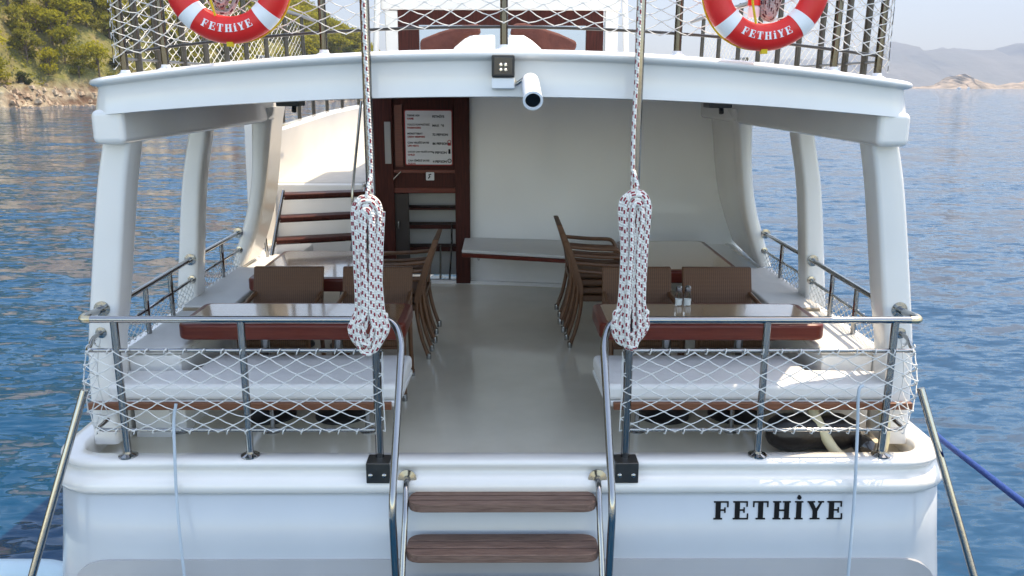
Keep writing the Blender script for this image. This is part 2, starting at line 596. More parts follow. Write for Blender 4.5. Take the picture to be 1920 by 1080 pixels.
def far_ridge(name, px0, px1, y, prof, m, depth, jag, seed):   # a ridge with its own distance, size and thickness
    q = MB()
    rows = []
    n = 170
    a, b = W(px0, 160, y).x, W(px1, 160, y).x
    for j in range(9):
        t = j / 8
        row = []
        for i in range(n + 1):
            x = a + (b - a) * i / n
            px = px0 + (px1 - px0) * i / n
            k = 0
            while k < len(prof) - 2 and px > prof[k + 1][0]: k += 1
            (p0, h0), (p1, h1) = prof[k], prof[k + 1]
            u = max(0, min(1, (px - p0) / (p1 - p0)))
            top = max(0, W(960, 162 - (h0 + (h1 - h0) * u), y).z - W(960, 162, y).z)
            f = math.sin(math.pi * min(t, 0.98) * 0.5 / 0.5) if t <= 0.5 else math.sin(math.pi * t)
            z = top * max(0, f) * max(.1, 1 + jag * 1.6 * (noise.fractal((px * .022, t * 5, seed), 1.0, 2.1, 6)))
            row.append((x + jag * top * noise.noise((i * 0.7, j * 1.3, seed)), y + depth * (t - 0.5), SEA - 2 + z))
        rows.append(row)
    q.sheet(rows)
    return struct(q.build(name, m, fix=False, ang=80))
ROCKM = P("tan island rock", (0.13, 0.10, 0.06), 0.95, var=(0.045, (0.48, 0.36, 0.26), O1), bump=(0.05, 1.0, 8, O1))
MTN = P("scrubby mountain slope", (0.10, 0.10, 0.07), 0.95, var=(0.002, (0.22, 0.19, 0.14), O1), bump=(0.004, 1.0, 60, O1))
far_ridge("islet", 1690, 2080, 1500, [(1690, 0), (1712, 5), (1735, 4), (1752, 9), (1772, 13), (1785, 20), (1800, 26), (1812, 20), (1835, 14), (1850, 7), (1866, 6), (1880, 10), (1910, 12), (1960, 22), (2080, 4)], ROCKM, 160, 0.38, 2.0)
far_ridge("mountains", 1250, 2600, 4600, [(1250, 20), (1500, 52), (1690, 76), (1745, 66), (1770, 64), (1815, 75), (1850, 70), (1920, 80), (2100, 112), (2600, 60)], MTN, 1600, 0.20, 5.0)
far_ridge("mountains_behind", 1350, 3000, 5600, [(1350, 30), (1700, 66), (1760, 74), (1840, 60), (2000, 96), (3000, 60)], MTN, 1400, 0.14, 9.0)

# ------------------------------------------------------------------ trees on the hillside
def leaf_mat(name, c1, c2):
    m = bpy.data.materials.new(name)
    m.use_nodes = True
    n = m.node_tree
    b = n.nodes["Principled BSDF"]
    b.inputs["Roughness"].default_value = 0.7
    b.inputs["Specular IOR Level"].default_value = 0.2
    oi = n.nodes.new("ShaderNodeObjectInfo")
    geo = n.nodes.new("ShaderNodeNewGeometry")
    ad = n.nodes.new("ShaderNodeMath")
    ad.operation = 'MULTIPLY_ADD'
    n.links.new(geo.outputs["Random Per Island"], ad.inputs[0])
    ad.inputs[1].default_value = 0.45
    hl = n.nodes.new("ShaderNodeMath")
    hl.operation = 'MULTIPLY'
    hl.inputs[1].default_value = 0.55
    n.links.new(oi.outputs["Random"], hl.inputs[0])
    n.links.new(hl.outputs[0], ad.inputs[2])
    c = n.nodes.new("ShaderNodeValToRGB")
    c.color_ramp.elements[0].color = (*c1, 1)
    c.color_ramp.elements[1].color = (*c2, 1)
    n.links.new(ad.outputs[0], c.inputs[0])
    n.links.new(c.outputs[0], b.inputs["Base Color"])
    tr = n.nodes.new("ShaderNodeBsdfTranslucent")
    n.links.new(c.outputs[0], tr.inputs[0])
    mxs = n.nodes.new("ShaderNodeMixShader")
    mxs.inputs[0].default_value = 0.5
    n.links.new(b.outputs[0], mxs.inputs[1])
    n.links.new(tr.outputs[0], mxs.inputs[2])
    n.links.new(mxs.outputs[0], n.nodes["Material Output"].inputs[0])
    return m
LEAF = [leaf_mat("yellow green needles", (0.15, 0.15, 0.012), (0.46, 0.41, 0.03)),
        leaf_mat("mid green leaves", (0.10, 0.11, 0.015), (0.34, 0.31, 0.04)),
        leaf_mat("dark olive leaves", (0.04, 0.055, 0.012), (0.12, 0.13, 0.035))]
def leafquad(mb, c, s, r):
    n = Vector((r.gauss(0, 1), r.gauss(0, 1), r.gauss(0.5, 1))).normalized()
    a = n.orthogonal().normalized()
    a = Matrix.Rotation(r.uniform(0, 6.28), 3, n) @ a
    b = n.cross(a)
    k = s * r.uniform(0.6, 1.3)
    mb.add([c - a * k, c - b * k * 0.6 + a * k * 0.1, c + a * k, c + b * k * 0.65 + n * k * 0.25], [(0, 1, 2, 3)])
def make_tree(kind, seed):
    r = random.Random(seed)
    lab = ["bright yellow-green pine with a loose rounded crown on the sunlit slope", "mid-green bushy tree with an uneven crown on the sunlit slope", "dark olive-green dense low tree on the sunlit slope"][kind]
    root = thing(["pine_tree", "bushy_tree", "olive_tree"][kind], lab, "tree", (0, 0, 0), 0, ["bright pines on the hillside", "bushy trees on the hillside", "dark trees on the hillside"][kind])
    h = [6.4, 5.0, 3.6][kind]
    t = MB()
    lean = Vector((r.uniform(-.5, .5), r.uniform(-.5, .5), 0))
    top = lean + Vector((0, 0, h * 0.62))
    t.tube(cr([(0, 0, -0.8), lean * 0.35 + Vector((0, 0, h * 0.3)), top], 4), [0.20 - 0.014 * i for i in range(9)], 6)
    lobes = []
    for i in range([9, 8, 7][kind]):
        a = r.uniform(0, 6.28)
        d = r.uniform(0.15, 1) ** 0.7 * h * [0.34, 0.38, 0.46][kind]
        z = h * r.uniform([0.28, 0.20, 0.16][kind], 0.86)
        p = Vector((math.cos(a) * d, math.sin(a) * d, z)) + lean * 0.7
        lobes.append((p, h * r.uniform(0.14, 0.24)))
        t.tube(cr([lean * 0.35 + Vector((0, 0, h * 0.3)), (p + top) * 0.45 + Vector((0, 0, -0.15 * h * 0.3)), p], 3), [0.08 - 0.009 * i for i in range(7)], 5)
    lobes.append((top + Vector((0, 0, h * 0.18)), h * 0.2))
    t.build("trunk", TRUNK, root, local=True)
    c = MB()
    for (p, rad) in lobes:
        for i in range(95):
            v = Vector((r.gauss(0, 1), r.gauss(0, 1), r.gauss(0, 1))).normalized()
            rr = rad * (r.uniform(0.55, 1.08) if r.random() < 0.85 else r.uniform(1.0, 1.35))
            leafquad(c, p + Vector((v.x * rr * 1.15, v.y * rr * 1.15, v.z * rr * 0.72)), 0.27, r)
    c.build("crown", LEAF[kind], root, local=True, smooth=False, fix=False)
    return root
protos = {k: [make_tree(k, 40 + k * 7 + j) for j in range(3)] for k in range(3)}
used = set()
cands = []
tr = random.Random(5)
def shown(x, y, z):                    # roughly inside the frame and not behind the boat's side
    d = MR.transposed() @ (Vector((x, y, z)) - CAM)
    if d.z >= 0: return False
    px, py = 960 + F * d.x / -d.z, 540 - F * d.y / -d.z
    return -40 < px < 705 and -45 < py < 215 and not (px > 230 and py > 140)
tries = 0
while len(cands) < 298 and tries < 60000:
    tries += 1
    x, y = tr.uniform(-140, -30), tr.uniform(112, 310)
    s = shore_d(x, y)
    if s < 2.5 or s > 60: continue
    z = ground(x, y)
    if z > SEA + 36 or not shown(x, y, z + 2): continue
    dd = MR.transposed() @ (Vector((x, y, z + 2)) - CAM)
    if 960 + F * dd.x / -dd.z > 240 and tr.random() < 0.55: continue
    if 540 - F * dd.y / -dd.z < -25: continue
    if noise.noise((x * 0.09, y * 0.09, 9)) < -0.3 and tr.random() < 0.6: continue
    sp = 1.7 + tr.random() * 1.0
    if any((x - a) ** 2 + (y - b) ** 2 < sp * sp for a, b, c in cands): continue
    cands.append((x, y, z))
for (x, y, z) in cands:
    k = tr.choices((0, 1, 2), (0.5, 0.33, 0.17))[0]
    j = tr.randrange(3)
    pr = protos[k][j]
    sc = tr.uniform(0.72, 1.2) * (0.75 if shore_d(x, y) < 6 else 1)
    o = pr if (k, j) not in used else dup(pr)
    used.add((k, j))
    o.location = (x, y, z)
    o.rotation_euler = (0, 0, tr.uniform(0, 6.28))
    o.scale = (sc, sc, sc * tr.uniform(0.85, 1.15))
# low scrub on the whole slope, and the wood outside the frame: one uncounted mass each
q = MB()
for i in range(30000):
    x, y = tr.uniform(-150, -32), tr.uniform(100, 310)
    s = shore_d(x, y)
    if s < 4 or noise.noise((x * 0.12, y * 0.12, 2)) < -0.12: continue
    z = ground(x, y)
    if not shown(x, y, z): continue
    if s > 75: continue
    h = tr.uniform(0.4, 1.5)
    if noise.noise((x * 0.2, y * 0.2, 6)) < -0.05: continue
    for k in range(9):
        leafquad(q, Vector((x + tr.gauss(0, h * 0.6), y + tr.gauss(0, h * 0.6), z + tr.uniform(0, h))), 0.24, tr)
o = q.build("scrub", LEAF[1], smooth=False, fix=False)
o["kind"] = "stuff"
tag(o, "low green scrub covering the ground between the hillside trees", "scrub")
q = MB()
for i in range(9000):
    x, y = tr.uniform(-260, -50), tr.uniform(-40, 250)
    s = shore_d(x, y)
    if s < 5: continue
    z = ground(x, y)
    if shown(x, y, z + 2): continue
    h = tr.uniform(2.5, 6)
    for k in range(12):
        leafquad(q, Vector((x + tr.gauss(0, h * 0.35), y + tr.gauss(0, h * 0.35), z + tr.uniform(0.2, 1) * h)), 1.1, tr)
o = q.build("far_wood", LEAF[0], smooth=False, fix=False)
o["kind"] = "stuff"
tag(o, "green wood covering the slope further along the shore", "wood")
# loose shore rocks
q = MB()
for i in range(900):
    k = tr.randrange(4, 10)
    a, b = SHORE[k], SHORE[k + 1]
    t = tr.random()
    x, y = a[0] + (b[0] - a[0]) * t + tr.gauss(-1, 2.0), a[1] + (b[1] - a[1]) * t + tr.gauss(0.5, 2.0)
    s = tr.uniform(0.12, 0.55)
    z = max(ground(x, y), SEA - 0.1)
    if z > SEA + 4: continue
    pts = []
    for (px, py, pz) in ((-1, -1, -1), (1, -1, -1), (1, 1, -1), (-1, 1, -1), (-.7, -.7, .8), (.7, -.7, .8), (.7, .7, .8), (-.7, .7, .8)):
        pts.append((x + px * s * tr.uniform(.5, 1.1), y + py * s * tr.uniform(.5, 1.1), z + pz * s * tr.uniform(.4, .9)))
    q.add(pts, [(3, 2, 1, 0), (4, 5, 6, 7), (0, 1, 5, 4), (1, 2, 6, 5), (2, 3, 7, 6), (3, 0, 4, 7)])
o = q.build("shore_rocks", P("pale orange rock", (0.27, 0.16, 0.095), 0.9, var=(0.4, (0.46, 0.39, 0.30), O1), bump=(2, 0.8, 0.2, O1)), smooth=False)
o["kind"] = "stuff"
tag(o, "pale orange broken rocks along the waterline under the slope", "rocks")

for i, px in enumerate((1799, 1817)):
    p = W(px, 163, 1250)
    t = thing("far_boat", ["tiny white boat off the islet, left of the two", "tiny white boat off the islet, right of the two"][i], "boat", (p.x, 1250, SEA), 0.3 + i * 0.2, "tiny boats off the islet")
    L = 7.0 - i * 1.0
    q = MB()
    q.loft([[(x, sy * wd, z) for (sy, z) in ((-1, 1.5), (-0.6, -0.3), (0.6, -0.3), (1, 1.5))] for (x, wd) in ((-L / 2, 1.2), (0, 1.5), (L * .3, 1.1), (L / 2, 0.12))])
    q.build("hull", WHITE, t, local=True)
    q = MB(); q.box((-0.5, 0, 2.1), (L * .4, 1.8, 1.2)); q.build("cabin", WHITE, t, local=True, bevel=0.1)
# ------------------------------------------------------------------ the boat
boat = thing("tour_boat", "white tour boat seen from its open stern, tables under its roof", "boat", (0, 6.5, SEA))
YT, HW, RC = 4.36, 2.515, 0.28
def plan(hw, yt, rc, y1, n=9):         # stern outline: (x, y, nx, ny), left side, corner, transom, corner, right side
    o = [(-hw, y1, -1, 0), (-hw, (y1 + yt + rc) / 2, -1, 0)]
    for k in range(n + 1):
        a = R(180 + 90 * k / n)
        o.append((-hw + rc + rc * math.cos(a), yt + rc + rc * math.sin(a), math.cos(a), math.sin(a)))
    for k in range(1, 12):
        o.append((-hw + rc + (2 * hw - 2 * rc) * k / 12, yt, 0, -1))
    for p in list(o[:n + 3])[::-1]:
        o.append((-p[0], p[1], -p[2], p[3]))
    return o
def sweep(mb, path, prof, closed=False):
    rows = [[(x + nx * a, y + ny * a, z) for (a, z) in prof] for (x, y, nx, ny) in path]
    return mb.loft(rows, cap=True) if closed else mb.sheet(rows)
PL = plan(HW, YT, RC, 5.1)
q = MB()
prof = [(-.12, -.02), (-.12, .115), (-.112, .138), (-.095, .148), (-.03, .151), (-.002, .148), (.014, .138), (.018, .122), (.010, .108), (-.010, .092), (-.014, .076), (-.004, .064), (.022, .050), (.042, .034), (.052, .012), (.052, -.012), (.042, -.030), (.020, -.042), (-.06, -.05)]
sweep(q, PL, prof, closed=True)
q.build("coaming", GEL, boat, ang=60)
q = MB()
fore = [(-0.05, 18.2, -1, .3), (-1.1, 16.2, -.95, .3), (-2.0, 13, -.98, .15), (-2.42, 9.5, -1, 0)]
path = fore + PL + [(-a, b, -c, d) for (a, b, c, d) in fore[::-1]]
sweep(q, path, [(.0, -.043), (.025, -.06), (.055, -.35), (.10, -.75), (.125, -1.1), (.115, -1.45), (.04, -1.9)])
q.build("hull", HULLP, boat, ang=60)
def hull_y(z):                         # transom surface
    return YT - .025 - (0.0 + 0.03 * (-.06 - z) / .29 if z > -.35 else 0.03 + 0.045 * (-.35 - z) / .40)
# grey rounded panel low on the transom
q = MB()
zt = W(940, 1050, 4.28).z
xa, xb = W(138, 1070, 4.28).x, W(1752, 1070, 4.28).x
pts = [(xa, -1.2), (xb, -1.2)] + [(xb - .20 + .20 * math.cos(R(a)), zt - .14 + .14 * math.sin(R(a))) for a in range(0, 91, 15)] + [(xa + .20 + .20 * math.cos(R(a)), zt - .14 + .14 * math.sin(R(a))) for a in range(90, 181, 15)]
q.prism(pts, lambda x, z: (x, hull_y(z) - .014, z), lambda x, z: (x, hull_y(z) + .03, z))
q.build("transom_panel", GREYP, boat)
# lettering on the transom
def glyph(c):                          # butted pieces on a unit-high letter: (width, polygons)
    def b(x0, y0, x1, y1): return [(x0, y0), (x1, y0), (x1, y1), (x0, y1)]
    s = .07
    if c == 'F': return .80, [b(0, 0, .46, s), b(.1, s, .36, .93), b(0, .93, .78, 1), b(.71, .68, .78, .93), b(.36, .48, .56, .55), b(.56, .37, .63, .66)]
    if c == 'E': return .84, [b(0, 0, .82, s), b(.1, s, .36, .93), b(0, .93, .78, 1), b(.71, .70, .78, .93), b(.75, s, .82, .32), b(.36, .48, .56, .55), b(.56, .37, .63, .66)]
    if c == 'T': return .84, [b(0, .93, .82, 1), b(0, .68, .07, .93), b(.75, .68, .82, .93), b(.28, s, .54, .93), b(.16, 0, .66, s)]
    if c == 'H': return .94, [b(.08, s, .33, .93), b(.61, s, .86, .93), b(0, 0, .42, s), b(0, .93, .42, 1), b(.52, 0, .94, s), b(.52, .93, .94, 1), b(.33, .46, .61, .54)]
    if c == 'I': return .44, [b(.09, s, .35, .93), b(0, 0, .44, s), b(0, .93, .44, 1), [(.22 + .11 * math.cos(R(a)), 1.20 + .11 * math.sin(R(a))) for a in range(0, 360, 30)]]
    if c == 'i': return .40, [b(.09, s, .33, .70), b(0, 0, .42, s), b(0, .70, .33, .77), [(.21 + .11 * math.cos(R(a)), .95 + .11 * math.sin(R(a))) for a in range(0, 360, 30)]]
    if c == 'Y': return .84, [[(.05, .93), (.30, .45), (.54, .45), (.31, .93)], [(.475, .585), (.54, .45), (.77, .93), (.68, .93)], b(.30, s, .54, .45), b(.16, 0, .68, s), b(0, .93, .40, 1), b(.56, .93, .88, 1)]
q = MB()
x, hgt = W(1337, 955, 4.34).x, W(1337, 938, 4.34).z - W(1337, 970, 4.34).z
z0 = W(1450, 970, 4.34).z
x1 = W(1578, 955, 4.34).x
wt = sum(glyph(c)[0] for c in "FETHIYE") * hgt
gap = (x1 - x - wt) / 6
for c in "FETHIYE":
    gw, polys = glyph(c)
    for p in polys:
        q.prism([(x + a * hgt, z0 + b * hgt) for a, b in p], lambda a, b: (a, hull_y(b) - .006, b), lambda a, b: (a, hull_y(b) + .004, b))
    x += gw * hgt + gap
q.build("boat_name", LETTER, boat, smooth=False)

# deck floor
q = MB()
inner = [(x - nx * .07, y - ny * .07) for (x, y, nx, ny) in PL]
pts = inner + [(2.45, 9.3), (-2.45, 9.3)]
q.prism(pts, lambda a, b: (a, b, .022 + .006 * (b - 4.4)), lambda a, b: (a, b, -.02))
q.build("deck", DECK, boat)
# side decks with benches, mirrored
for s in (-1, 1):
    q = MB()
    q.rng(s * 2.30, s * 2.375, 4.95, 8.9, -.1, .575)
    q.build("bulwark", GEL, boat, bevel=.02)
    q = MB()
    q.prism([(s * 1.98, 5.02), (s * 2.298, 5.02), (s * 2.298, 5.88), (s * 1.93, 5.88)], lambda a, b: (a, b, .54), lambda a, b: (a, b, .02))
    q.build("side_bench", INT, boat, bevel=.015)
    q = MB()
    q.prism([(s * 1.96, 5.0), (s * 2.30, 5.0), (s * 2.30, 5.9), (s * 1.91, 5.9)], lambda a, b: (a, b, .59), lambda a, b: (a, b, .545))
    q.build("side_cushion", VINYL, boat, bevel=.02)
    q = MB()
    q.prism([(s * 1.96, 5.97), (s * 2.298, 5.97), (s * 2.40, 8.72), (s * 1.96, 8.72)], lambda a, b: (a, b, .56), lambda a, b: (a, b, .03))
    q.build("side_bench", INT, boat, bevel=.015)
    q = MB()
    q.prism([(s * 1.94, 5.95), (s * 2.30, 5.95), (s * 2.36, 7.30), (s * 1.94, 7.30)], lambda a, b: (a, b, .61), lambda a, b: (a, b, .565))
    q.build("side_cushion", VINYL, boat, bevel=.02)
    q = MB()
    q.rng(s * 1.93, s * 2.29, 5.925, 5.948, .50, .60)
    q.build("bench_edge", P("tan bench edge", (0.34, 0.27, 0.19), 0.6), boat, bevel=.006)
    # stern bench
    bench = [(s * .60, 4.66), (s * 2.28, 4.66), (s * 2.28, 4.93), (s * 1.86, 4.95), (s * 1.84, 5.24), (s * .58, 5.24)]
    q = MB()
    q.prism(bench, lambda a, b: (a, b, .375), lambda a, b: (a, b, .34))
    sb = q.build("stern_bench", INT, boat, bevel=.01)
    q = MB()
    q.prism(bench, lambda a, b: (a, b, .475), lambda a, b: (a, b, .378))
    q.build("cushion", CUSH, sb, bevel=.03, seg=4)
    q = MB()
    q.rng(s * .64, s * 2.375, 4.622, 4.656, .335, .378)
    q.build("edge_strip", STRIPW, sb, bevel=.006)
    for xx in (.85, 1.45, 2.02):
        q = MB()
        q.tube([(s * xx, 5.05, .022), (s * xx, 5.05, .34)], .016, 10)
        q.lathe([(.05, 0), (.05, .008), (.018, .02)], (s * xx, 5.05, .026))
        q.build("leg", CHROME, sb)
    q = MB()
    q.rng(s * 2.05, s * 2.27, 4.96, 4.99, .02, .37)
    q.build("end_panel", INT, sb, bevel=.008)

# pillars
def pillar(aft, y, depth, zbot):       # aft: (px_outer, px_inner, py) on the left side
    rows = []
    for (po, pi, py) in aft:
        a, b = W(po, py, y), W(pi, py, y)
        rows.append((a.x, b.x, a.z))
    dx, dz = rows[-1], rows[-2]
    t = (zbot - dx[2]) / (dx[2] - dz[2]) if abs(dx[2] - dz[2]) > 1e-4 else 0
    rows.append((dx[0] + (dx[0] - dz[0]) * t * .3, dx[1] + (dx[1] - dz[1]) * t * .3, zbot))
    pts = cr([(r[0], r[1], r[2]) for r in rows], 5)
    for s in (1, -1):
        q = MB()
        rings = []
        for p in pts:
            w = p.y - p.x
            rings.append([(s * (p.x + w / 2 + a), y + depth / 2 + b, p.z) for a, b in rrect(w, depth, .028, 4)])
        q.loft(rings)
        q.build("pillar", GEL, boat, ang=50)
pillar([(192, 245, 215), (190, 243, 262), (178, 233, 360), (166, 222, 560), (163, 214, 680)], 4.68, .20, .10)
pillar([(354, 389, 205), (352, 386, 250), (338, 373, 360), (331, 369, 555)], 6.20, .20, .55)
PROF3 = [(1413, 1380, 205), (1412, 1385, 245), (1412, 1390, 330), (1420, 1397, 395), (1434, 1410, 450), (1447, 1426, 500)]
for s in (1, -1):
    y1 = 8.72 if s > 0 else 7.85
    a = cr([(W(po, py, 7.35).x, W(pi, py, 7.35).x, W(pi, py, 7.35).z) for po, pi, py in PROF3], 4)
    q = MB()
    rings = []
    for p in a:
        fx = p.y + .10 * (y1 - 7.35) / 1.37 * (1.0 if s > 0 else -.4)
        fo = p.x + .10 * (y1 - 7.35) / 1.37 * (1.0 if s > 0 else .3)
        rings.append([(s * x, y, p.z) for x, y in ((p.y, 7.37), (p.y + .02, 7.35), (p.x - .02, 7.35), (p.x, 7.37), (p.x + .01, 7.6), (fo, y1), (fx, y1), (p.y + .005, 7.55))])
    q.loft(rings)
    q.build("side_wall", GEL, boat, ang=50)

# roof: cambered edge band, deck slab, side beams, unseen eaves added for shade
YR = 4.50
zb0, zb1 = W(942, 182, YR).z, W(1706, 223, YR + .1).z
zt0, zt1 = W(942, 91, YR - .04).z, W(1706, 153, YR + .06).z
XR = 2.148
def cam_(x): return min(1.25, (x / XR) ** 2)
def rb(x): return zb0 + (zb1 - zb0) * cam_(x)
def rt(x): return zt0 + (zt1 - zt0) * cam_(x)
def raft(x): return YR + .10 * (x / XR) ** 2
path = []
for s in (-1, 1):
    side = [(s * xx, yy, s, 0) for xx, yy in (((2.86, 15.0), (2.86, 11), (2.86, 8.5), (2.86, 6.6), (2.64, 6.1), (2.42, 5.4), (2.16, 4.95)) if s > 0 else ((2.50, 7.70), (2.55, 6.6), (2.52, 6.1), (2.38, 5.4), (2.16, 4.95)))]  # sides flare into unseen eaves, added to keep sun off the benches
    arc = []
    for k in range(1, 7):
        a = R(180 + 80 * k / 7) if s < 0 else R(360 - 80 * k / 7)
        arc.append((s * (XR - .11) + .11 * math.cos(a), raft(XR) + .11 + .11 * math.sin(a), math.cos(a), math.sin(a)))
    if s < 0:
        path += side + arc
        for k in range(25):
            x = -(XR - .11) + 2 * (XR - .11) * k / 24
            m = Vector((.2 * x / XR / XR, -1)).normalized()
            path.append((x, raft(x), m.x, m.y))
    else:
        path += (side + arc)[::-1]
PR = [(-.14, .04), (.026, 0), (.034, .015), (.031, .10), (.006, .74), (.010, .775), (.030, .79), (.044, .83), (.048, .885), (.042, .94), (.022, .985), (-.01, 1.0), (-.14, .99)]
roof_e = MB()
rings = [[(x + nx * a, y + ny * a, rb(x) + (rt(x) - rb(x)) * t) for a, t in PR] for (x, y, nx, ny) in path]
roof_e.loft(rings)
roof = roof_e.build("roof", GEL, boat, ang=60)
q = MB()
def slab(q, x0, x1, y0, y1, t0, t1, nx=14, curved=True):
    xs = [x0 + (x1 - x0) * i / nx for i in range(nx + 1)]
    g = lambda x: (raft(x) + .11 if curved else y0)
    q.loft([[(x, g(x), rb(x) + (rt(x) - rb(x)) * t0), (x, g(x), rb(x) + (rt(x) - rb(x)) * t1), (x, y1, rb(x) + (rt(x) - rb(x)) * t1), (x, y1, rb(x) + (rt(x) - rb(x)) * t0)] for x in xs])
slab(q, -1.97, 1.97, 0, 7.6, .06, .93)
slab(q, -1.30, 1.97, 7.6, 15, .06, .93, curved=False)
for s in (1, -1):
    added_eave = [(2.12, 5.0), (2.34, 5.4), (2.54, 6.1), (2.76, 6.6), (2.78, 7.6), (2.78, 14.9)] if s > 0 else [(2.12, 5.0), (2.32, 5.4), (2.46, 6.1), (2.46, 7.6)]  # slab under the added eaves, hidden behind the aft band, casts shade below
    q.loft([[(s * 1.97, y, rb(1.97) + .008), (s * x, y, rb(x) + .008), (s * x, y, rt(x) - .02), (s * 1.97, y, rt(1.97) - .02)] for x, y in added_eave])
q.build("upper_deck", INT, boat, ang=50)
for s in (-1, 1):
    q = MB()
    zl, zh = 1.845, rb(2.0) + .02
    xo, xi = 2.165, 1.99
    q.loft([[(s * a, y, z) for a, z in ((xi, zl), (xo, zl), (xo, zh - .003), (xi, zh + .012))] for y in (4.57, 5.2, 6.5, 8.8 if s > 0 else 7.7)])
    q.build("side_beam", GEL, boat, bevel=.035, seg=4)
for px, py in ((545, 189), (1345, 206)):
    q = MB()
    p = W(px, py, 5.0)
    q.box((p.x, 5.0, rb(p.x) - .012), (.13, .16, .03))
    q.tube([(p.x + .02, 5.0, rb(p.x) - .02), (p.x + .02, 4.98, rb(p.x) - .06)], .015, 8)
    q.build("ceiling_lamp", BLACK, boat, bevel=.006)

# bulwark rising forward, with rail bars
for s in (-1, 1):
    q = MB()
    rings = []
    for y in ((8.36, 8.5, 8.8, 9.2, 9.8, 10.5, 12, 13.5, 15, 16.2) if s < 0 else (8.95, 9.5, 10.5, 12, 13.5, 15, 16.2)):
        k = max(0, (y - 11.5) / 5)
        xo = 2.46 - .95 * k ** 2
        zt = 1.70 + .030 * (y - 8.8) + max(0, (9.0 - y)) * .45
        zl = 1.16 + .055 * (y - 8.8)
        rings.append([(s * a, y, z) for a, z in ((xo + .06, .2), (xo + .02, zt - .02), (xo, zt), (xo - .10, zt), (xo - .125, zt - .03), (xo - .06, zl + .04), (xo - .075, zl), (xo - .055, .2))])
    q.loft(rings)
    q.build("high_bulwark", GEL, boat, ang=40)
    hb = MB()
    for i in range(9):
        y = 8.95 + .8 * i
        k = max(0, (y - 11.5) / 5)
        x = s * (2.46 - .95 * k ** 2)
        hb.tube([(x, y, 1.74), (x, y, 2.42)], .024, 8)
    hb.tube([(s * (2.46 - .95 * max(0, (8.9 + .5 * i - 11.5) / 5) ** 2), 8.9 + .5 * i, 2.42) for i in range(14)], .024, 8)
    hb.build("bulwark_rail", DSTEEL, boat)

# deckhouse, passage and wall
q = MB()
q.prism([(-.372, 9.10), (2.48, 8.66), (2.48, 8.80), (-.372, 9.24)], lambda a, b: (a, b, .02), lambda a, b: (a, b, 2.10))
q.build("cabin_wall", INT, boat)
q = MB(); q.rng(-1.46, -1.40, 9.12, 15, 0, 2.06); q.rng(2.36, 2.42, 8.85, 15, 0, 2.0); q.rng(-1.40, 2.36, 14.9, 15, 0, 2.06)
q.build("cabin_side", GEL, boat)
q = MB(); q.rng(-2.40, -1.47, 9.0, 15.5, .03, 1.14)
q.build("side_passage", INT, boat, bevel=.02)
q = MB(); q.rng(-2.38, -1.48, 9.06, 15.4, 1.135, 1.146)
q.build("passage_deck", P("cream side deck", (0.46, 0.44, 0.40), 0.7, var=(6, (0.52, 0.50, 0.45), O1)), boat)
q = MB()
q.prism([(-.78, 9.075), (-.3, 9.04), (.8, 8.87), (.8, 8.93), (-.3, 9.10), (-.78, 9.12)], lambda a, b: (a, b, .03), lambda a, b: (a, b, .085))
q.build("floor_trim", WHITE, boat, bevel=.008)
# shelf bench on the cabin wall
z = .56
fl, fr = H(866, 468, z), H(1060, 479, z)
sl_ = (fr.y - fl.y) / (fr.x - fl.x)
def shelf_y(x): return fl.y + sl_ * (x - fl.x)
q = MB()
shp = [(fl.x, shelf_y(fl.x)), (1.9, shelf_y(1.9)), (1.9, 8.74), (fl.x, 9.09)]
q.prism(shp, lambda a, b: (a, b, z), lambda a, b: (a, b, z - .035))
sh = q.build("wall_bench", VINYL, boat, bevel=.008)
q = MB()
q.prism([(fl.x, shelf_y(fl.x) - .012), (1.9, shelf_y(1.9) - .012), (1.9, shelf_y(1.9) + .03), (fl.x, shelf_y(fl.x) + .03)], lambda a, b: (a, b, z - .037), lambda a, b: (a, b, z - .075))
q.build("edge_strip", MAHOG, sh, bevel=.004)
for xx in (-.25, .8):
    q = MB()
    yy = shelf_y(xx) + .1
    q.tube([(xx, yy, .50), (xx, yy + .25, .40), (xx, 9.05 - .154 * (xx + .37), .36)], .014, 8)
    q.build("bracket", CHROME, sh)
# companionway door
YD = 9.10
def dbox(q, x0, y0, x1, y1, ya, yb):
    a, b = W(x0, y1, YD), W(x1, y0, YD)
    q.rng(a.x, b.x, ya, yb, a.z, b.z)
dr = MB(); dbox(dr, 856, 176, 880, 529, 9.03, 9.16); dbox(dr, 702, 176, 735, 529, 9.05, 9.16)
dr = dr.build("door_frame", MAHOGV, boat, bevel=.008)
q = MB(); dbox(q, 735.5, 176, 855.5, 362, 9.085, 9.14); q.build("panel", MAHOGV, dr, bevel=.004)
q = MB(); dbox(q, 736, 363, 766, 529, 9.09, 9.13); q.build("door_leaf", INSIDE, dr, bevel=.004)
q = MB(); dbox(q, 737, 318, 855, 324, 9.07, 9.088); dbox(q, 742, 196, 754, 312, 9.07, 9.088); dbox(q, 737, 352, 855, 361, 9.07, 9.088); q.build("moulding", MAHOG, dr, bevel=.004)
q = MB(); dbox(q, 724, 228, 733, 306, 9.035, 9.05); q.build("gauge_strip", P("grey gauge strip", (.30, .29, .28), .4), dr)
q = MB(); q.tube([W(738, 336, 9.05), W(752, 322, 9.03)], .008, 8); q.build("hook", CHROME, dr)
q = MB(); q.tube([W(748, 415, 9.06), W(748, 428, 9.06)], .012, 8); q.build("handle", CHROME, dr)
q = MB(); q.rng(-1.38, -.36, 9.75, 9.80, .0, 1.75); q.rng(-.40, -.36, 9.26, 9.75, 0, 1.75)
q.build("companionway_wall", INT, boat)
st = MB()
for py, th in ((388, .025), (420, .045), (461, .05)):
    c = W(810, py, 9.35)
    st.rng(-1.12, -.44, 9.28, 9.50, c.z - th, c.z)
st.build("companionway_tread", MAHOGV, boat, bevel=.006)
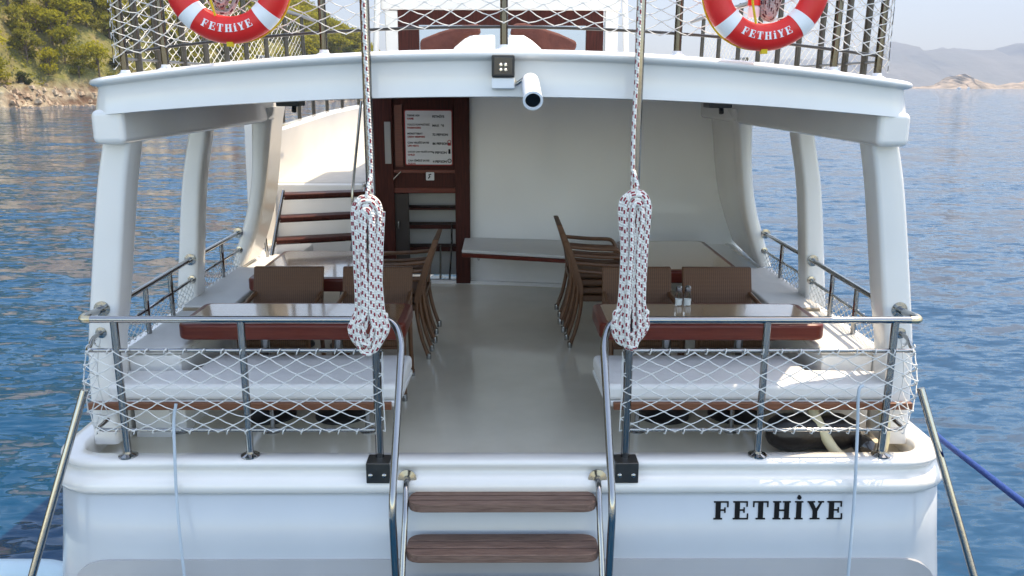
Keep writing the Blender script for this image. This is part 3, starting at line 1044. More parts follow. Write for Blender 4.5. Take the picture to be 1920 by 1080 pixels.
q = MB(); q.tube(fil([W(847, 420, 9.2), W(847, 458, 9.2), W(843, 525, 9.3)], .05), .011, 8); q.tube([W(826, 460, 9.2), W(826, 522, 9.2)], .011, 8)
q.build("companionway_rail", CHROME, boat)

# ladder up to the side passage
lad = MB()
TRD = [(514, 453, 664, 441, 8.15), (521, 411, 664, 400, 8.28), (529, 368, 682, 356, 8.42)]
ends = []
for (a, b, c, d, y) in TRD:
    p = W(a, b, y)
    r_ = W(c, d, y + .25)
    r_.z = p.z
    ends.append((p, r_))
e0, e1 = ends[0], ends[-1]
dl = (e1[0] - e0[0]) / 2
lad.tube([e0[0] - dl * 2.9, e1[0] + dl * .25], .018, 10)
dr_ = (e1[1] - e0[1]) / 2
lad.tube([e0[1] - dr_ * 2.9, e1[1] + dr_ * .25], .018, 10)
for p, r_ in ends:
    lad.tube([p + Vector((0, .06, -.035)), r_ + Vector((0, .06, -.035))], .011, 8)
ladder = lad.build("deck_ladder", CHROME, boat)
allt = [(e0[0] - dl * 2, e0[1] - dr_ * 2), (e0[0] - dl, e0[1] - dr_)] + ends
for p, r_ in allt:
    q = MB()
    d = (r_ - p)
    a = math.atan2(d.y, d.x)
    q.box((p + r_) / 2 + Vector((0, .06, 0)), (d.length, .20, .045), (0, 0, a))
    q.build("tread", MAHOGV, ladder, bevel=.014)
q = MB(); q.tube(fil([W(527, 195, 8.2), W(490, 388, 7.95), W(503, 492, 8.0)], .08), .014, 10); q.build("handrail", CHROME, ladder)
q = MB(); q.tube(fil([W(677, 190, 8.6), W(660, 365, 8.4), W(666, 492, 8.4)], .08), .014, 10); q.build("handrail", CHROME, ladder)

# ------------------------------------------------------------------ stern railing
YS = 4.41
zr, zl, zn = W(450, 599, YS).z, W(450, 657, YS).z, W(450, 806, YS).z
for s in (1, -1):
    m_ = (lambda p: Vector(p)) if s > 0 else mx
    cor = W(149, 603, YS)
    A = W(190, 580, 4.67)
    gB, gC = W(738, 596, YS), W(753, 640, YS - .05)
    gD = W(735, 950, 3.86)
    top = [Vector((A.x, 4.69, A.z)), Vector((A.x - .005, 4.60, A.z)), Vector((cor.x, 4.50, zr)), Vector((cor.x + .01, YS, zr)), Vector((gB.x, YS, zr))]
    q = MB()
    q.tube(fil([m_(p) for p in top + [gC, gD, Vector((gD.x + .005, 3.90, -.5)), Vector((gD.x + .005, 4.0, -1.2))]], .09, 7), .0195, 12)
    rl = q.build("stern_rail", CHROME, boat, ang=60)
    q = MB(); q.lathe([(.045, 0), (.045, .008), (.024, .010), (.022, .02)], m_((A.x, 4.682, A.z)), (0, -1, 0)); q.build("flange", CHROME, rl)
    q = MB()
    zz = [Vector((A.x - .02, 4.69, zl + .02)), Vector((A.x - .02, 4.58, zl + .02)), Vector((cor.x + .01, 4.47, zl)), Vector((cor.x + .02, YS, zl)), Vector((W(716, 657, YS).x, YS, zl))]
    q.tube(fil([m_(p) for p in zz], .05), .012, 10)
    q.lathe([(.032, 0), (.032, .007), (.015, .009), (.014, .02)], m_((A.x - .02, 4.682, zl + .02)), (0, -1, 0))
    q.tube(fil([m_(p) for p in [Vector((cor.x + .02, 4.56, zn)), Vector((cor.x + .02, YS, zn)), Vector((W(716, 806, YS).x, YS, zn))]], .06), .011, 10)
    q.build("rail_wire", CHROME, rl)
    q = MB(); q.tube([m_(p) for p in fil([Vector((cor.x, 4.47, zr)), Vector((cor.x + .01, YS, zr)), Vector((cor.x + .06, YS, zr))], .03)], .0202, 12); q.build("corner_sleeve", BRASSY, rl)
    for px in ((226, 460) if s > 0 else (1666, 1430)):
        x = W(px, 720, YS).x
        q = MB()
        q.tube([(x, YS, .155), (x, YS, zr - .01)], .0205, 12)
        q.lathe([(.052, 0), (.052, .008), (.024, .018), (.022, .03)], (x, YS, .150))
        q.build("stanchion", CHROME, rl)
    xn = W(720, 700, YS).x
    seg = [Vector((A.x, 4.62)), Vector((cor.x - .01, 4.48)), Vector((cor.x + .03, YS - .024)), Vector((xn, YS - .024))]
    ls = [(seg[i + 1] - seg[i]).length for i in range(3)]
    def fn(u, v, s=s, seg=seg, ls=ls):
        i = 0
        while i < 2 and u > ls[i]: u -= ls[i]; i += 1
        p = seg[i] + (seg[i + 1] - seg[i]) * min(1, u / ls[i])
        bul = math.sin(math.pi * v / (zl - zn)) * .03
        return (s * (p.x - (bul if i < 2 else 0)), p.y - bul * .6, zn + v)
    q = MB()
    net(q, fn, sum(ls), zl - zn, .158, .080, .0031, .010)
    for i in range(18):
        u = sum(ls) * (i + .5) / 18
        for v in (0, zl - zn):
            p = Vector(fn(u, v))
            q.tube([p + Vector((-.006, .010, -.014)), p + Vector((-.003, -.010, -.010)), p + Vector((.002, -.010, .008)), p + Vector((.006, .010, .013))], .0036, 5)
    q.build("net", NETW, rl, ang=80)
    # side rails between the pillars
    for (p0, p1) in (((228, 560, 4.88), (345, 489, 6.19)), ((378, 470, 6.41), (442, 437, 7.36))):
        a, b = W(*p0), W(*p1)
        a.x = b.x = (a.x + b.x) / 2 if False else b.x
        zz = .90
        pts = [Vector((-2.27 if p0[2] < 5 else -2.30, p0[2], zz)), Vector((-2.30, p1[2], zz))]
        q = MB()
        q.tube([m_(p) for p in pts], .018, 10)
        q.tube([m_(p + Vector((0, 0, -.15))) for p in pts], .011, 8)
        q.lathe([(.042, 0), (.042, .008), (.021, .010), (.02, .02)], m_(pts[1] + Vector((0, -.004, 0))), (0, -1, 0))
        q.lathe([(.03, 0), (.03, .007), (.015, .009), (.014, .02)], m_(pts[1] + Vector((0, -.004, -.15))), (0, -1, 0))
        n = 2 if p0[2] < 5 else 1
        for i in range(n):
            c = pts[0].lerp(pts[1], (i + 1) / (n + 1))
            q.tube([m_((c.x, c.y, .58)), m_(c)], .016, 10)
        sr = q.build("side_rail", CHROME, boat)
        q = MB()
        net(q, lambda u, v, s=s, y0=p0[2]: (s * -2.30, y0 + u, .60 + v), p1[2] - p0[2], .15, .09, .05, .0028, .004, 3)
        q.build("net", NETW, sr, ang=80)

# tall chrome poles at the gangway, their brackets
for s, px0, px1 in ((-1, 683, 706), (1, 1203, 1186)):
    xb = W(712 if s < 0 else 1172, 850, 4.39).x
    xt = W(px0, 0, 4.39).x
    zt = W(px0, 0, 4.39).z
    d = (xt - xb) / (zt - .15)
    q = MB()
    q.tube([(xb, 4.39, .155), (xb + d * 3.4, 4.39, 3.55)], .0235, 14)
    pole = q.build("gangway_pole", PSTEEL, boat)
    q = MB(); q.rng(xb - .065, xb + .065, 4.30, 4.42, .035, .155); q.build("bracket", DSTEEL, pole, bevel=.006)
    for k in (-.04, .035):
        q = MB(); q.lathe([(.013, 0), (.013, .006), (.006, .011)], (xb + k, 4.298, .085), (0, -1, 0), 10); q.build("bolt", CHROME, pole)

# boarding ladder over the transom
bl = MB()
for s in (-1, 1):
    hx = s * abs(W(762, 885, 4.31).x + 0.0)
    bl.tube(fil([(hx, 4.34, .045), (hx, 4.27, .030), (hx * .99, 4.17, -.07), (hx * 1.005, 4.07, -.30), (hx * 1.01, 3.92, -.62), (hx * 1.02, 3.80, -.90)], .06), .0165, 12)
for yy, zz in ((4.245, -.062), (4.165, -.300), (4.07, -.53)):
    bl.tube([(-hx * .985, yy, zz), (hx * .985, yy, zz)], .012, 8)
bl = bl.build("boarding_ladder", CHROME, boat, ang=60)
for s in (-1, 1):
    hx = s * abs(W(762, 885, 4.31).x)
    q = MB(); q.lathe([(.052, 0), (.052, .007), (.021, .009), (.019, .02)], (hx, 4.336, .045), (0, -1, 0.2)); q.build("flange", PSTEEL, bl)
hw = abs(W(765, 945, 4.17).x)
for i, (y0, y1, z) in enumerate(((4.165, 4.325, -.02), (4.055, 4.275, -.254), (3.95, 4.17, -.49))):
    q = MB()
    w3, rc_ = (y1 - y0) / 3, .072
    hw = abs(W((765, 760, 758)[i], 1000, 4.17).x) * (1, .985, .985)[i]
    def half(y):
        d = max(0, rc_ - min(y - y0, y1 - y))
        return hw - rc_ + math.sqrt(max(0, rc_ * rc_ - d * d))
    for k in range(3):
        ya, yb = y0 + w3 * k + (.0055 if k else 0), y0 + w3 * (k + 1) - (.0055 if k < 2 else 0)
        yy = [ya + (yb - ya) * j / 8 for j in range(9)]
        pts = [(half(y), y) for y in yy] + [(-half(y), y) for y in yy[::-1]]
        q.prism(pts, lambda a, b: (a, b, z), lambda a, b: (a, b, z - .048))
    for yc in (y0 + w3, y0 + 2 * w3):
        q.rng(-hw + .02, hw - .02, yc - .0054, yc + .0054, z - .044, z - .016)
    q.build("tread", TEAK, bl, bevel=.005)

# diagonal stays from the rail corners
for (a, b, lab) in (((155, 742), (60, 1080), "l"), ((1729, 738), (1826, 1080), "r")):
    p, e = W(*a, 4.37), W(*b, 4.12)
    q = MB(); q.tube([p - (e - p) * .03, p + (e - p) * 1.9], .021, 12); q.build("stay", CHROME, boat)

# ------------------------------------------------------------------ upper deck railing
YU = 4.64
def upz(x): return rt(x) + .0
up = MB()
for k in range(2):
    h = (.115, .62)[k]
    up.tube([(-2.02 + 4.04 * i / 24, YU + .09 * ((-2.02 + 4.04 * i / 24) / 2.02) ** 2, upz(-2.02 + 4.04 * i / 24) + h) for i in range(25)], .008 if k == 0 else .018, 8)
    for s in (-1, 1):
        up.tube([(s * 2.02, YU + .09 + .6 * i, upz(2.02) + h - .03 * (k == 0)) for i in range(9)], .008 if k == 0 else .018, 8)
upper = up.build("upper_railing", DSTEEL, boat)
for px, py in ((212, 120), (300, 108), (606, 92), (945, 88), (1271, 100), (1572, 122), (1666, 132)):
    p = W(px, py, YU)
    x = max(-2.02, min(2.02, p.x))
    y = YU + .09 * (x / 2.02) ** 2
    q = MB()
    q.tube([(x, y, upz(x) - .01), (x * 1.005, y, upz(x) + .64)], .0205, 12)
    fl_ = q.build("stanchion", USTEEL, upper)
    q = MB(); q.lathe([(.048, 0), (.048, .008), (.026, .02), (.022, .035)], (x, y, upz(x) - .008)); q.build("foot", WHITEP, fl_)
for s in (-1, 1):
    for y in (4.92, 5.2, 5.62, 6.05, 6.5, 7.0, 7.6, 8.3, 9.0):
        q = MB(); q.tube([(s * 2.02, y, upz(2.02) - .02), (s * 2.03, y, upz(2.02) + .64)], .019, 10); q.build("stanchion", DSTEEL, upper)
q = MB()
net(q, lambda u, v: (-2.05 + u, YU - .03 + .09 * ((-2.05 + u) / 2.05) ** 2, upz(-2.05 + u) + .115 + v + .02 * math.cos((-2.05 + u) * 4.5)), 4.1, .46, .136, .068, .0026, .008)
q.build("net", NETW, upper, ang=80)
for s in (-1, 1):
    q = MB()
    net(q, lambda u, v, s=s: (s * 2.05, YU + .03 + u, upz(2.02) + .03 + v), 4.4, .52, .13, .062, .0021, .008, 3)
    q.build("net", NETW, upper, ang=80)

# ------------------------------------------------------------------ wheelhouse on the upper deck
YW = 9.0
def wbox(q, x0, y0, x1, y1, ya, yb):
    a, b = W(x0, y1, ya), W(x1, y0, ya)
    q.rng(a.x, b.x, ya, yb, a.z, b.z)
wh = MB()
wbox(wh, 714, -60, 1166, 18, 8.98, 10.6)
wbox(wh, 724, 19, 745, 118, 9.0, 9.12); wbox(wh, 1133, 19, 1160, 118, 9.0, 9.12)
wh = wh.build("wheelhouse", GEL, boat, bevel=.012)
q = MB(); wbox(q, 746, 19, 1132, 46, 9.01, 9.10); wbox(q, 746, 47, 785, 118, 9.01, 9.08); wbox(q, 1098, 47, 1132, 118, 9.01, 9.08); q.build("window_frame", MAHOGV, wh, bevel=.006)
q = MB(); wbox(q, 770, 30, 1115, 118, 10.5, 10.515); q.build("windscreen", PANE, wh)
for s, px in ((-1, 703), (1, 1176)):
    q = MB(); p, e = W(px, 100, 8.9), W(px + 6 * -s, -60, 8.9); q.tube([p - Vector((0, 0, .2)), e], .03, 10); q.build("post", GEL, wh)
# helm seats, and the brown cushions on them
ca = [(787, 96), (787, 74), (822, 60), (862, 48), (898, 43), (902, 64), (880, 66), (862, 78), (850, 96)]
cb = [(955, 65), (962, 44), (984, 43), (1010, 50), (1048, 62), (1083, 78), (1079, 96), (1016, 96), (994, 76), (978, 66)]
sa = [(846, 110), (850, 90), (872, 72), (888, 66), (928, 65), (928, 110)]
sb_ = [(953, 110), (953, 66), (982, 66), (998, 76), (1016, 92), (1020, 110)]
for pts in (sa, sb_):
    q = MB(); q.prism(pts, lambda a, b: W(a, b, 7.9), lambda a, b: W(a, b, 7.9) + Vector((0, .45, 0))); q.build("helm_seat", INT, boat, bevel=.02)
for pts, lab in ((ca, "brown cushion leaning on the helm seat, sloping down to the left"), (cb, "brown cushion leaning on the helm seat, sloping down to the right")):
    q = MB(); q.prism(pts, lambda a, b: W(a, b, 8.4), lambda a, b: W(a, b, 8.4) + Vector((0, .16, 0)))
    tag(q.build("cushion", BROWNC, bevel=.035, seg=4), lab, "cushion", "brown cushions on the upper deck")

# ------------------------------------------------------------------ tables
def table(x0, x1, y0, y1, z, label, zf):
    cx, cy = (x0 + x1) / 2, (y0 + y1) / 2
    t = thing("dining_table", label, "table", (cx, cy, zf), 0, "dining tables under the roof")
    q = MB()
    q.prism(rrect(x1 - x0, y1 - y0, .07, 5), lambda a, b: (a, b, z - zf), lambda a, b: (a, b, z - zf - .105))
    q.build("rim", MAHOG, t, local=True, bevel=.022, seg=4)
    q = MB()
    q.prism(rrect(x1 - x0 - .10, y1 - y0 - .10, .04, 5), lambda a, b: (a, b, z - zf + .003), lambda a, b: (a, b, z - zf - .03))
    q.build("tabletop", TTOP, t, local=True)
    for k in (-.235, .235):
        q = MB(); q.tube([(k, 0, .03), (k, 0, z - zf - .105)], .03, 14); pd = q.build("pedestal", CHROME, t, local=True)
        q = MB(); q.lathe([(.17, 0), (.17, .012), (.15, .03), (.05, .05), (.035, .07)], (k, 0, .002), n=28); q.build("foot", BLACK, pd, local=True)
    return t
table(-2.00, -.60, 5.04, 5.58, .73, "varnished dining table nearest the stern on the left", .027)
table(.60, 2.00, 5.04, 5.58, .73, "varnished dining table nearest the stern on the right, shakers on it", .027)
table(-1.93, -1.08, 6.28, 7.40, .735, "varnished dining table in front of the steep deck ladder", .036)
table(1.06, 1.90, 6.58, 7.92, .735, "long varnished dining table by the white cabin wall, beside the chair stack of four", .038)

# ------------------------------------------------------------------ wicker chairs
def make_chair(label):
    t = thing("wicker_chair", label, "chair")
    q = MB(); q.box((0, .02, .415), (.46, .44, .05)); q.build("seat", WICK, t, local=True, bevel=.018)
    q = MB()
    rows = [(-.205, .46), (-.215, .54), (-.24, .62), (-.272, .72), (-.312, .835)]
    rings = []
    for (y, z) in rows:
        rings.append([(-.252, y - .021, z), (.252, y - .021, z), (.252, y + .021, z), (-.252, y + .021, z)])
    q.loft(rings); q.build("backrest", WICK, t, local=True, bevel=.008)
    for s in (-1, 1):
        q = MB(); q.tube(cr([(s * .235, -.29, .02), (s * .235, -.235, .2), (s * .235, -.205, .42), (s * .235, -.24, .62), (s * .232, -.308, .82)], 5), .0165, 8)
        lg = q.build("leg", WICKF, t, local=True)
        q = MB(); q.lathe([(.019, -.02), (.021, 0), (.019, .03)], (s * .235, -.292, .02), n=10); q.build("foot_cap", CHROME, lg, local=True)
        q = MB(); q.tube(fil([(s * .235, .225, .02), (s * .235, .215, .45), (s * .24, .20, .63), (s * .24, -.04, .635), (s * .236, -.25, .655)], .07), .0165, 8)
        lg = q.build("armrest_leg", WICKF, t, local=True)
        q = MB(); q.lathe([(.019, -.02), (.021, 0), (.019, .03)], (s * .235, .225, .02), n=10); q.build("foot_cap", CHROME, lg, local=True)
    for y in (-.215, .215):
        q = MB(); q.tube([(-.235, y, .38), (.235, y, .38)], .012, 8); q.build("rail", WICKF, t, local=True)
    return t
ch0 = make_chair("brown wicker chair behind the left stern table, beside the boat's left side")
CG = "brown wicker chairs around the tables"
ch0["group"] = CG
xs = [W((482 + 597) / 2, 520, 6.05).x, W(707, 520, 6.05).x, W(1195, 520, 6.05).x, W(1346, 520, 6.05).x]
labs = ["", "brown wicker chair behind the left stern table, partly behind the hanging rope hank", "brown wicker chair behind the right stern table, partly behind the hanging rope hank", "brown wicker chair behind the right stern table, to the right of the shakers"]
for i, x in enumerate(xs):
    c = ch0 if i == 0 else dup(ch0, label=labs[i], group=CG)
    c.location = (x, 5.80, .030)
    c.rotation_euler = (0, 0, math.pi)
names4 = ["bottom", "second from the bottom", "third from the bottom", "topmost"]
for k in range(4):
    c = dup(ch0, label="wicker chair, %s of the stack of four right of the aisle" % names4[k] if k else "wicker chair at the bottom of the stack of four right of the aisle", group="stacked wicker chairs right of the aisle")
    c.location = (.85 - .028 * k, 7.02 + .004 * k, .036 + .066 * k)
    c.rotation_euler = (0, 0, -math.pi / 2)
for k in range(3):
    c = dup(ch0, label=["wicker chair at the bottom of the stack of three left of the aisle", "wicker chair in the middle of the stack of three left of the aisle", "topmost wicker chair of the stack of three left of the aisle"][k], group="stacked wicker chairs left of the aisle")
    c.location = (-.88 + .026 * k, 6.72 + .004 * k, .034 + .066 * k)
    c.rotation_euler = (0, 0, math.pi / 2)
# shakers
for i, px in enumerate((1263, 1279)):
    p = H(px, 561, .734)
    t = thing("table_shaker", ["glass shaker with steel cap on the right stern table, left of the two", "glass shaker with steel cap on the right stern table, right of the two"][i], "shaker", (p.x, 5.50, .734), 0, "glass shakers on the table")
    q = MB(); q.lathe([(.022, 0), (.025, .01), (.025, .07), (.018, .095)], (0, 0, 0), n=14); q.build("jar", GLASS, t, local=True)
    q = MB(); q.lathe([(.020, .095), (.022, .10), (.021, .125), (.012, .135)], (0, 0, 0), n=14); q.build("cap", CHROME, t, local=True)
    q = MB(); q.lathe([(.019, .004), (.020, .045)], (0, 0, 0), n=12); q.build("filling", WHITE, t, local=True)

# ------------------------------------------------------------------ life rings
def life_ring(px, py, label, tilt):
    c = W(px, py, 4.44)
    t = thing("life_ring", label, "life ring", c, 0, "red life rings on the upper railing")
    t.rotation_euler = (0, tilt, 0)
    RM, rm, fl = .250, .066, .80
    def tor(q, a0, a1, na, r_, full=False):
        rings = []
        for i in range(na if full else na + 1):
            a = a0 + (a1 - a0) * i / na
            rings.append([((RM + r_ * math.cos(b)) * math.cos(a), r_ * fl * math.sin(b), (RM + r_ * math.cos(b)) * math.sin(a)) for b in [2 * math.pi * k / 22 for k in range(22)]])
        q.loft(rings, closed=full)
    q = MB(); tor(q, 0, 2 * math.pi, 72, rm, True); q.build("ring", RED, t, local=True, ang=80)
    for k in range(4):
        a = R(45 + 90 * k + 0)
        q = MB(); tor(q, a - R(6.8), a + R(6.8), 6, rm + .0022); q.build("band", WHITE, t, local=True, ang=60)
    q = MB()
    hg = .037
    ws_ = [glyph(c)[0] for c in "FETHiYE"]
    gp = .24
    tot = (sum(ws_) + gp * 6) * hg
    u = -tot / 2
    for ch, gw in zip("FETHiYE", ws_):
        def pt(a, b, off):
            rad = RM + .012 - b * hg
            ang = -math.pi / 2 + (u + a * hg) / (RM - .0)
            dd = rad - RM
            yy = -fl * math.sqrt(max(0, rm * rm - dd * dd)) - off
            return (rad * math.cos(ang), yy, rad * math.sin(ang))
        for pl in glyph(ch)[1]:
            q.prism(pl, lambda a, b: pt(a, b, .0032), lambda a, b: pt(a, b, -.006))
        u += (gw + gp) * hg
    q.build("lettering", WHITE, t, local=True, smooth=False)
    q = MB()
    pts = []
    for i in range(96):
        a = 2 * math.pi * i / 96
        k = abs(math.sin(2 * (a + math.pi / 2)))
        pts.append(((RM + rm * .86 + .008 * k) * math.cos(a), .038, (RM + rm * .86 + .008 * k) * math.sin(a)))
    q.tube(pts, .0055, 6, closed=True)
    p0 = Vector((RM + rm, 0, 0))
    q.tube([(-.10, -.045, .05), (-.075, -.05, -.10), (-.055, -.045, -.185)], .006, 6)
    q.box((0, -.012, -(RM + rm + .002)), (.03, .03, .022))
    q.build("grab_line", YEL, t, local=True)
    return t
life_ring(425, -43, "red life ring with white lettering on the left end of the upper railing", R(0))
life_ring(1437, -28, "red life ring with white lettering on the right end of the upper railing", R(-1))

# ------------------------------------------------------------------ rope hanks
def hank(name, label, cx, y, ztop, zbot, wid, loops, seed, spread, lean=0.0, rad=.0115, tail=None, m=None):
    r = random.Random(seed)
    pts = []
    for i in range(loops):
        f = (i + .6) / loops
        a = wid * (.10 + .90 * f)
        yy = y - (.034 * (1 - f)) - r.uniform(0, .034)
        zt = ztop - (1 - f) * .085 + r.uniform(-.006, .006)
        zb = zbot + r.uniform(0, .10) * (1 if i % 2 else .5)
        bl_ = r.uniform(-.35, .55) * spread + lean
        br_ = bl_ + a * r.uniform(.7, 1.5)
        wob = lambda: r.uniform(-.008, .008)
        m1, m2 = ztop + (zbot - ztop) * .36, ztop + (zbot - ztop) * .70
        nk = .86
        pts += [(cx + a * .55, yy, zt - .012), (cx, yy, zt), (cx - a * .55, yy, zt - .012), (cx - a + wob(), yy, zt - .075),
                (cx - a * nk + wob() + lean * .3, yy - .004, m1), (cx - a * nk + wob() + lean * .5, yy, m2),
                (cx - a * 1.0 + bl_ - spread * .40, yy - r.uniform(0, .014), zb + .11), (cx - a * .62 + bl_ - spread * .3, yy, zb + .018), (cx + bl_ * .8, yy - .006, zb), (cx + a * .55 + bl_ * .7, yy - .004, zb + .016),
                (cx + a * .95 + br_ * .25, yy, zb + .11), (cx + a * nk + wob() + lean * .5, yy + .003, m2), (cx + a * nk + wob() + lean * .3, yy, m1), (cx + a + wob(), yy, zt - .075)]
    q = MB()
    q.tube(cr(pts, 5), rad, 9, uv=True)
    o = q.build(name, m or ROPE, fix=False, ang=80)
    tag(o, label, "rope", "flecked rope hanks hung on the stern")
    if tail:
        q = MB()
        q.tube(cr(tail, 6), rad * .95, 9, uv=True)
        q.build("line", ROPE, o, fix=False, ang=80)
        q = MB()
        q.tube([(cx - .012, y + .0, ztop - .10), (cx, y - .035, ztop - .05), (cx + .004, y - .02, ztop + .02), (tail[0][0], y + .01, ztop + .10)], rad, 9, uv=True)
        q.build("hitch", ROPE, o, fix=False, ang=80)
    return o
yk = 4.335
pL, pR_ = W(696, 366, yk), W(1188, 357, yk)
hank("rope_hank", "white rope hank with maroon flecks hanging on the left gangway pole", W(694, 500, yk).x, yk, pL.z, W(690, 662, yk).z, .078, 12, 3, .055, -.012,
     tail=[W(697, 368, 4.35), W(693, 250, 4.352), W(686, 120, 4.352), W(681, 0, 4.352), W(676, -120, 4.352)])
hank("rope_hank", "white rope hank with maroon flecks hanging on the right gangway pole", W(1187, 500, yk).x, yk, pR_.z, W(1183, 652, yk).z, .076, 12, 8, .035, -.006,
     tail=[W(1186, 360, 4.35), W(1188, 250, 4.352), W(1195, 120, 4.352), W(1200, 0, 4.352), W(1205, -120, 4.352)])
q = W(418, 0, 4.56)
hank("rope_hank", "grey flecked rope hank on the upper railing behind the left life ring", q.x, 4.58, q.z + .25, W(418, 26, 4.56).z, .085, 10, 21, .03, rad=.010, m=ROPEG)
q = W(1442, 0, 4.56)
hank("rope_hank", "grey flecked rope hank on the upper railing behind the right life ring", q.x, 4.58, q.z + .25, W(1442, 42, 4.56).z, .05, 9, 25, .02, rad=.010, m=ROPEG)
p = W(1413, 22, 4.56)
t = thing("buoy_light", "small red-capped float light hanging inside the right life ring", "float light", p)
q = MB(); q.lathe([(.026, 0), (.03, .01), (.03, .05), (.022, .06)], (0, 0, -.03), n=16); q.build("base", WHITEP, t, local=True)
q = MB(); q.lathe([(.032, .03), (.032, .10), (.02, .14)], (0, 0, 0), n=16); q.build("cap", RED, t, local=True)

# ------------------------------------------------------------------ floodlight and camera on the roof edge
p0, p1 = W(922, 166, 4.44), W(965, 102, 4.44)
cx, cz = (p0.x + p1.x) / 2, (p0.z + p1.z) / 2
t = thing("floodlight", "small square floodlight with dark glass on the roof edge", "floodlight", (cx, 4.48, p0.z))
Wd, Hh = p1.x - p0.x, p1.z - p0.z
q = MB(); q.rng(-Wd / 2, Wd / 2, -.06, .015, 0, Hh * .32); q.build("base", WHITE, t, local=True, bevel=.005)
q = MB(); q.rng(-Wd / 2, Wd / 2, -.075, .01, Hh * .325, Hh * .98); hs = q.build("housing", BLACK, t, local=True, bevel=.008)
q = MB(); q.rng(-Wd * .40, Wd * .40, -.082, -.072, Hh * .39, Hh * .92); q.build("glass", LAMPG, hs, local=True, bevel=.003)
q = MB()
for a in (-.012, .012):
    for b in (-.012, .012):
        q.lathe([(.009, 0), (.009, .004), (.004, .009)], (a, -.083, Hh * .62 + b), (0, -1, 0), 10)
q.build("reflector", LENSM, hs, local=True)
A, B = W(994, 152, 4.43), W(999, 187, 4.22)
ax = (B - A).normalized()
L = (B - A).length
t = thing("security_camera", "white bullet security camera pointing out from under the roof edge", "security camera", A)
q = MB(); q.lathe([(.012, -.03), (.034, -.022), (.043, 0), (.045, .03), (.047, L * .9), (.047, L)], (0, 0, 0), ax, 28); q.build("body", WHITEP, t, local=True)
q = MB(); q.lathe([(.047, L - .004), (.049, L), (.049, L + .012), (.038, L + .013), (.037, L + .002)], (0, 0, 0), ax, 28); q.build("lens_ring", WHITEP, t, local=True)
q = MB(); q.lathe([(.0365, L + .001), (.0365, L + .004), (.018, L + .005)], (0, 0, 0), ax, 24); q.build("lens", LENSG, t, local=True)
q = MB(); q.tube(fil([Vector((-.085, .05, -.012)), Vector((-.075, .0, -.02)), Vector((-.03, -.02, .012)), Vector((0, 0, .03))], .02), .009, 10); q.lathe([(.022, 0), (.022, .01)], (-.085, .045, -.012), (0, 1, 0), 14); q.build("bracket", CHROME, t, local=True)

# ------------------------------------------------------------------ sign board
def text_mesh(mb, body, size, x, z, y, bold=0.0):
    cu = bpy.data.curves.new("t", 'FONT')
    cu.body = body
    cu.size = size
    cu.offset = bold
    o = bpy.data.objects.new("t", cu)
    COL.objects.link(o)
    dg = bpy.context.evaluated_depsgraph_get()
    me = bpy.data.meshes.new_from_object(o.evaluated_get(dg))
    mb.add([(x + v.co.x, y, z + v.co.y) for v in me.vertices], [tuple(p.vertices) for p in me.polygons])
    bpy.data.objects.remove(o)
    bpy.data.curves.remove(cu)
YB = 9.06
a, b = W(760, 310, YB), W(848, 206, YB)
sx, sz = b.x - a.x, b.z - a.z
t = thing("information_sign", "white capacity notice with black and red lines on the mahogany door panel", "sign", (a.x, YB, a.z))
q = MB(); q.prism(rrect(sx, sz, .02, 4, sx / 2, sz / 2), lambda p, r: (p, 0, r), lambda p, r: (p, .02, r)); q.build("board", RLET, t, local=True)
q = MB(); q.prism(rrect(sx - .02, sz - .02, .014, 4, sx / 2, sz / 2), lambda p, r: (p, -.003, r), lambda p, r: (p, .001, r)); q.build("face", CRUST, t, local=True)
k, rd = MB(), MB()
rows = [("TEKNE ADI", "NAME", "FETHİYE"), ("YOLCU KAPASİTESİ", "PASSENGERS", "MAX  90"), ("MÜRETTEBAT", "CREW MEMBERS", "72 PERSON"), ("CAN YELEĞİ SAYISI", "LIFE VESTS", "86 PERSON"), ("ÇOCUK CAN YELEĞİ SAYISI", "CHILD", "4 PERSON"), ("CAN SİMİDİ SAYISI", "BUOYS", "4 PERSON")]
for i, (l1, l2, r1) in enumerate(rows):
    zz = sz * (.90 - .162 * i)
    text_mesh(k, l1, .026 if len(l1) < 20 else .021, .03, zz - .01, -.0045, .0008)
    text_mesh(rd, l2, .025, .03, zz - .042, -.0045, .0012)
    text_mesh(k, r1, .033, sx * .58, zz - .022, -.0045, .0012)
k.prism(rrect(.022, .05, .006, 3, sx * .93, sz * .255), lambda p, r: (p, -.0045, r), lambda p, r: (p, -.001, r))
k.tube([(sx * .93 + .018 * math.cos(R(d)), -.004, sz * .085 + .018 * math.sin(R(d))) for d in range(0, 360, 20)], .004, 6, closed=True)
rd.tube([(sx * .93 + .016 * math.cos(R(d)), -.004, sz * .43 + .016 * math.sin(R(d))) for d in range(0, 360, 20)], .004, 6, closed=True)
rd.prism(rrect(.034, .030, .006, 3, sx * .93, sz * .385), lambda p, r: (p, -.0045, r), lambda p, r: (p, -.001, r))
k.build("black_lettering", LETTER, t, local=True, smooth=False)
rd.build("red_lettering", RLET, t, local=True, smooth=False)
a, b = W(799, 338, 9.07), W(814, 323, 9.07)
t = thing("pictogram_sticker", "small square white pictogram sticker below the capacity notice", "sticker", (a.x, 9.064, a.z))
q = MB(); q.prism(rrect(b.x - a.x, b.z - a.z, .006, 3, (b.x - a.x) / 2, (b.z - a.z) / 2), lambda p, r: (p, 0, r), lambda p, r: (p, .006, r)); q.build("face", CRUST, t, local=True)
q = MB(); q.tube([(.022, -.002, .02), (.04, -.002, .038), (.03, -.002, .058), (.055, -.002, .066)], .006, 6); q.build("symbol", LETTER, t, local=True)

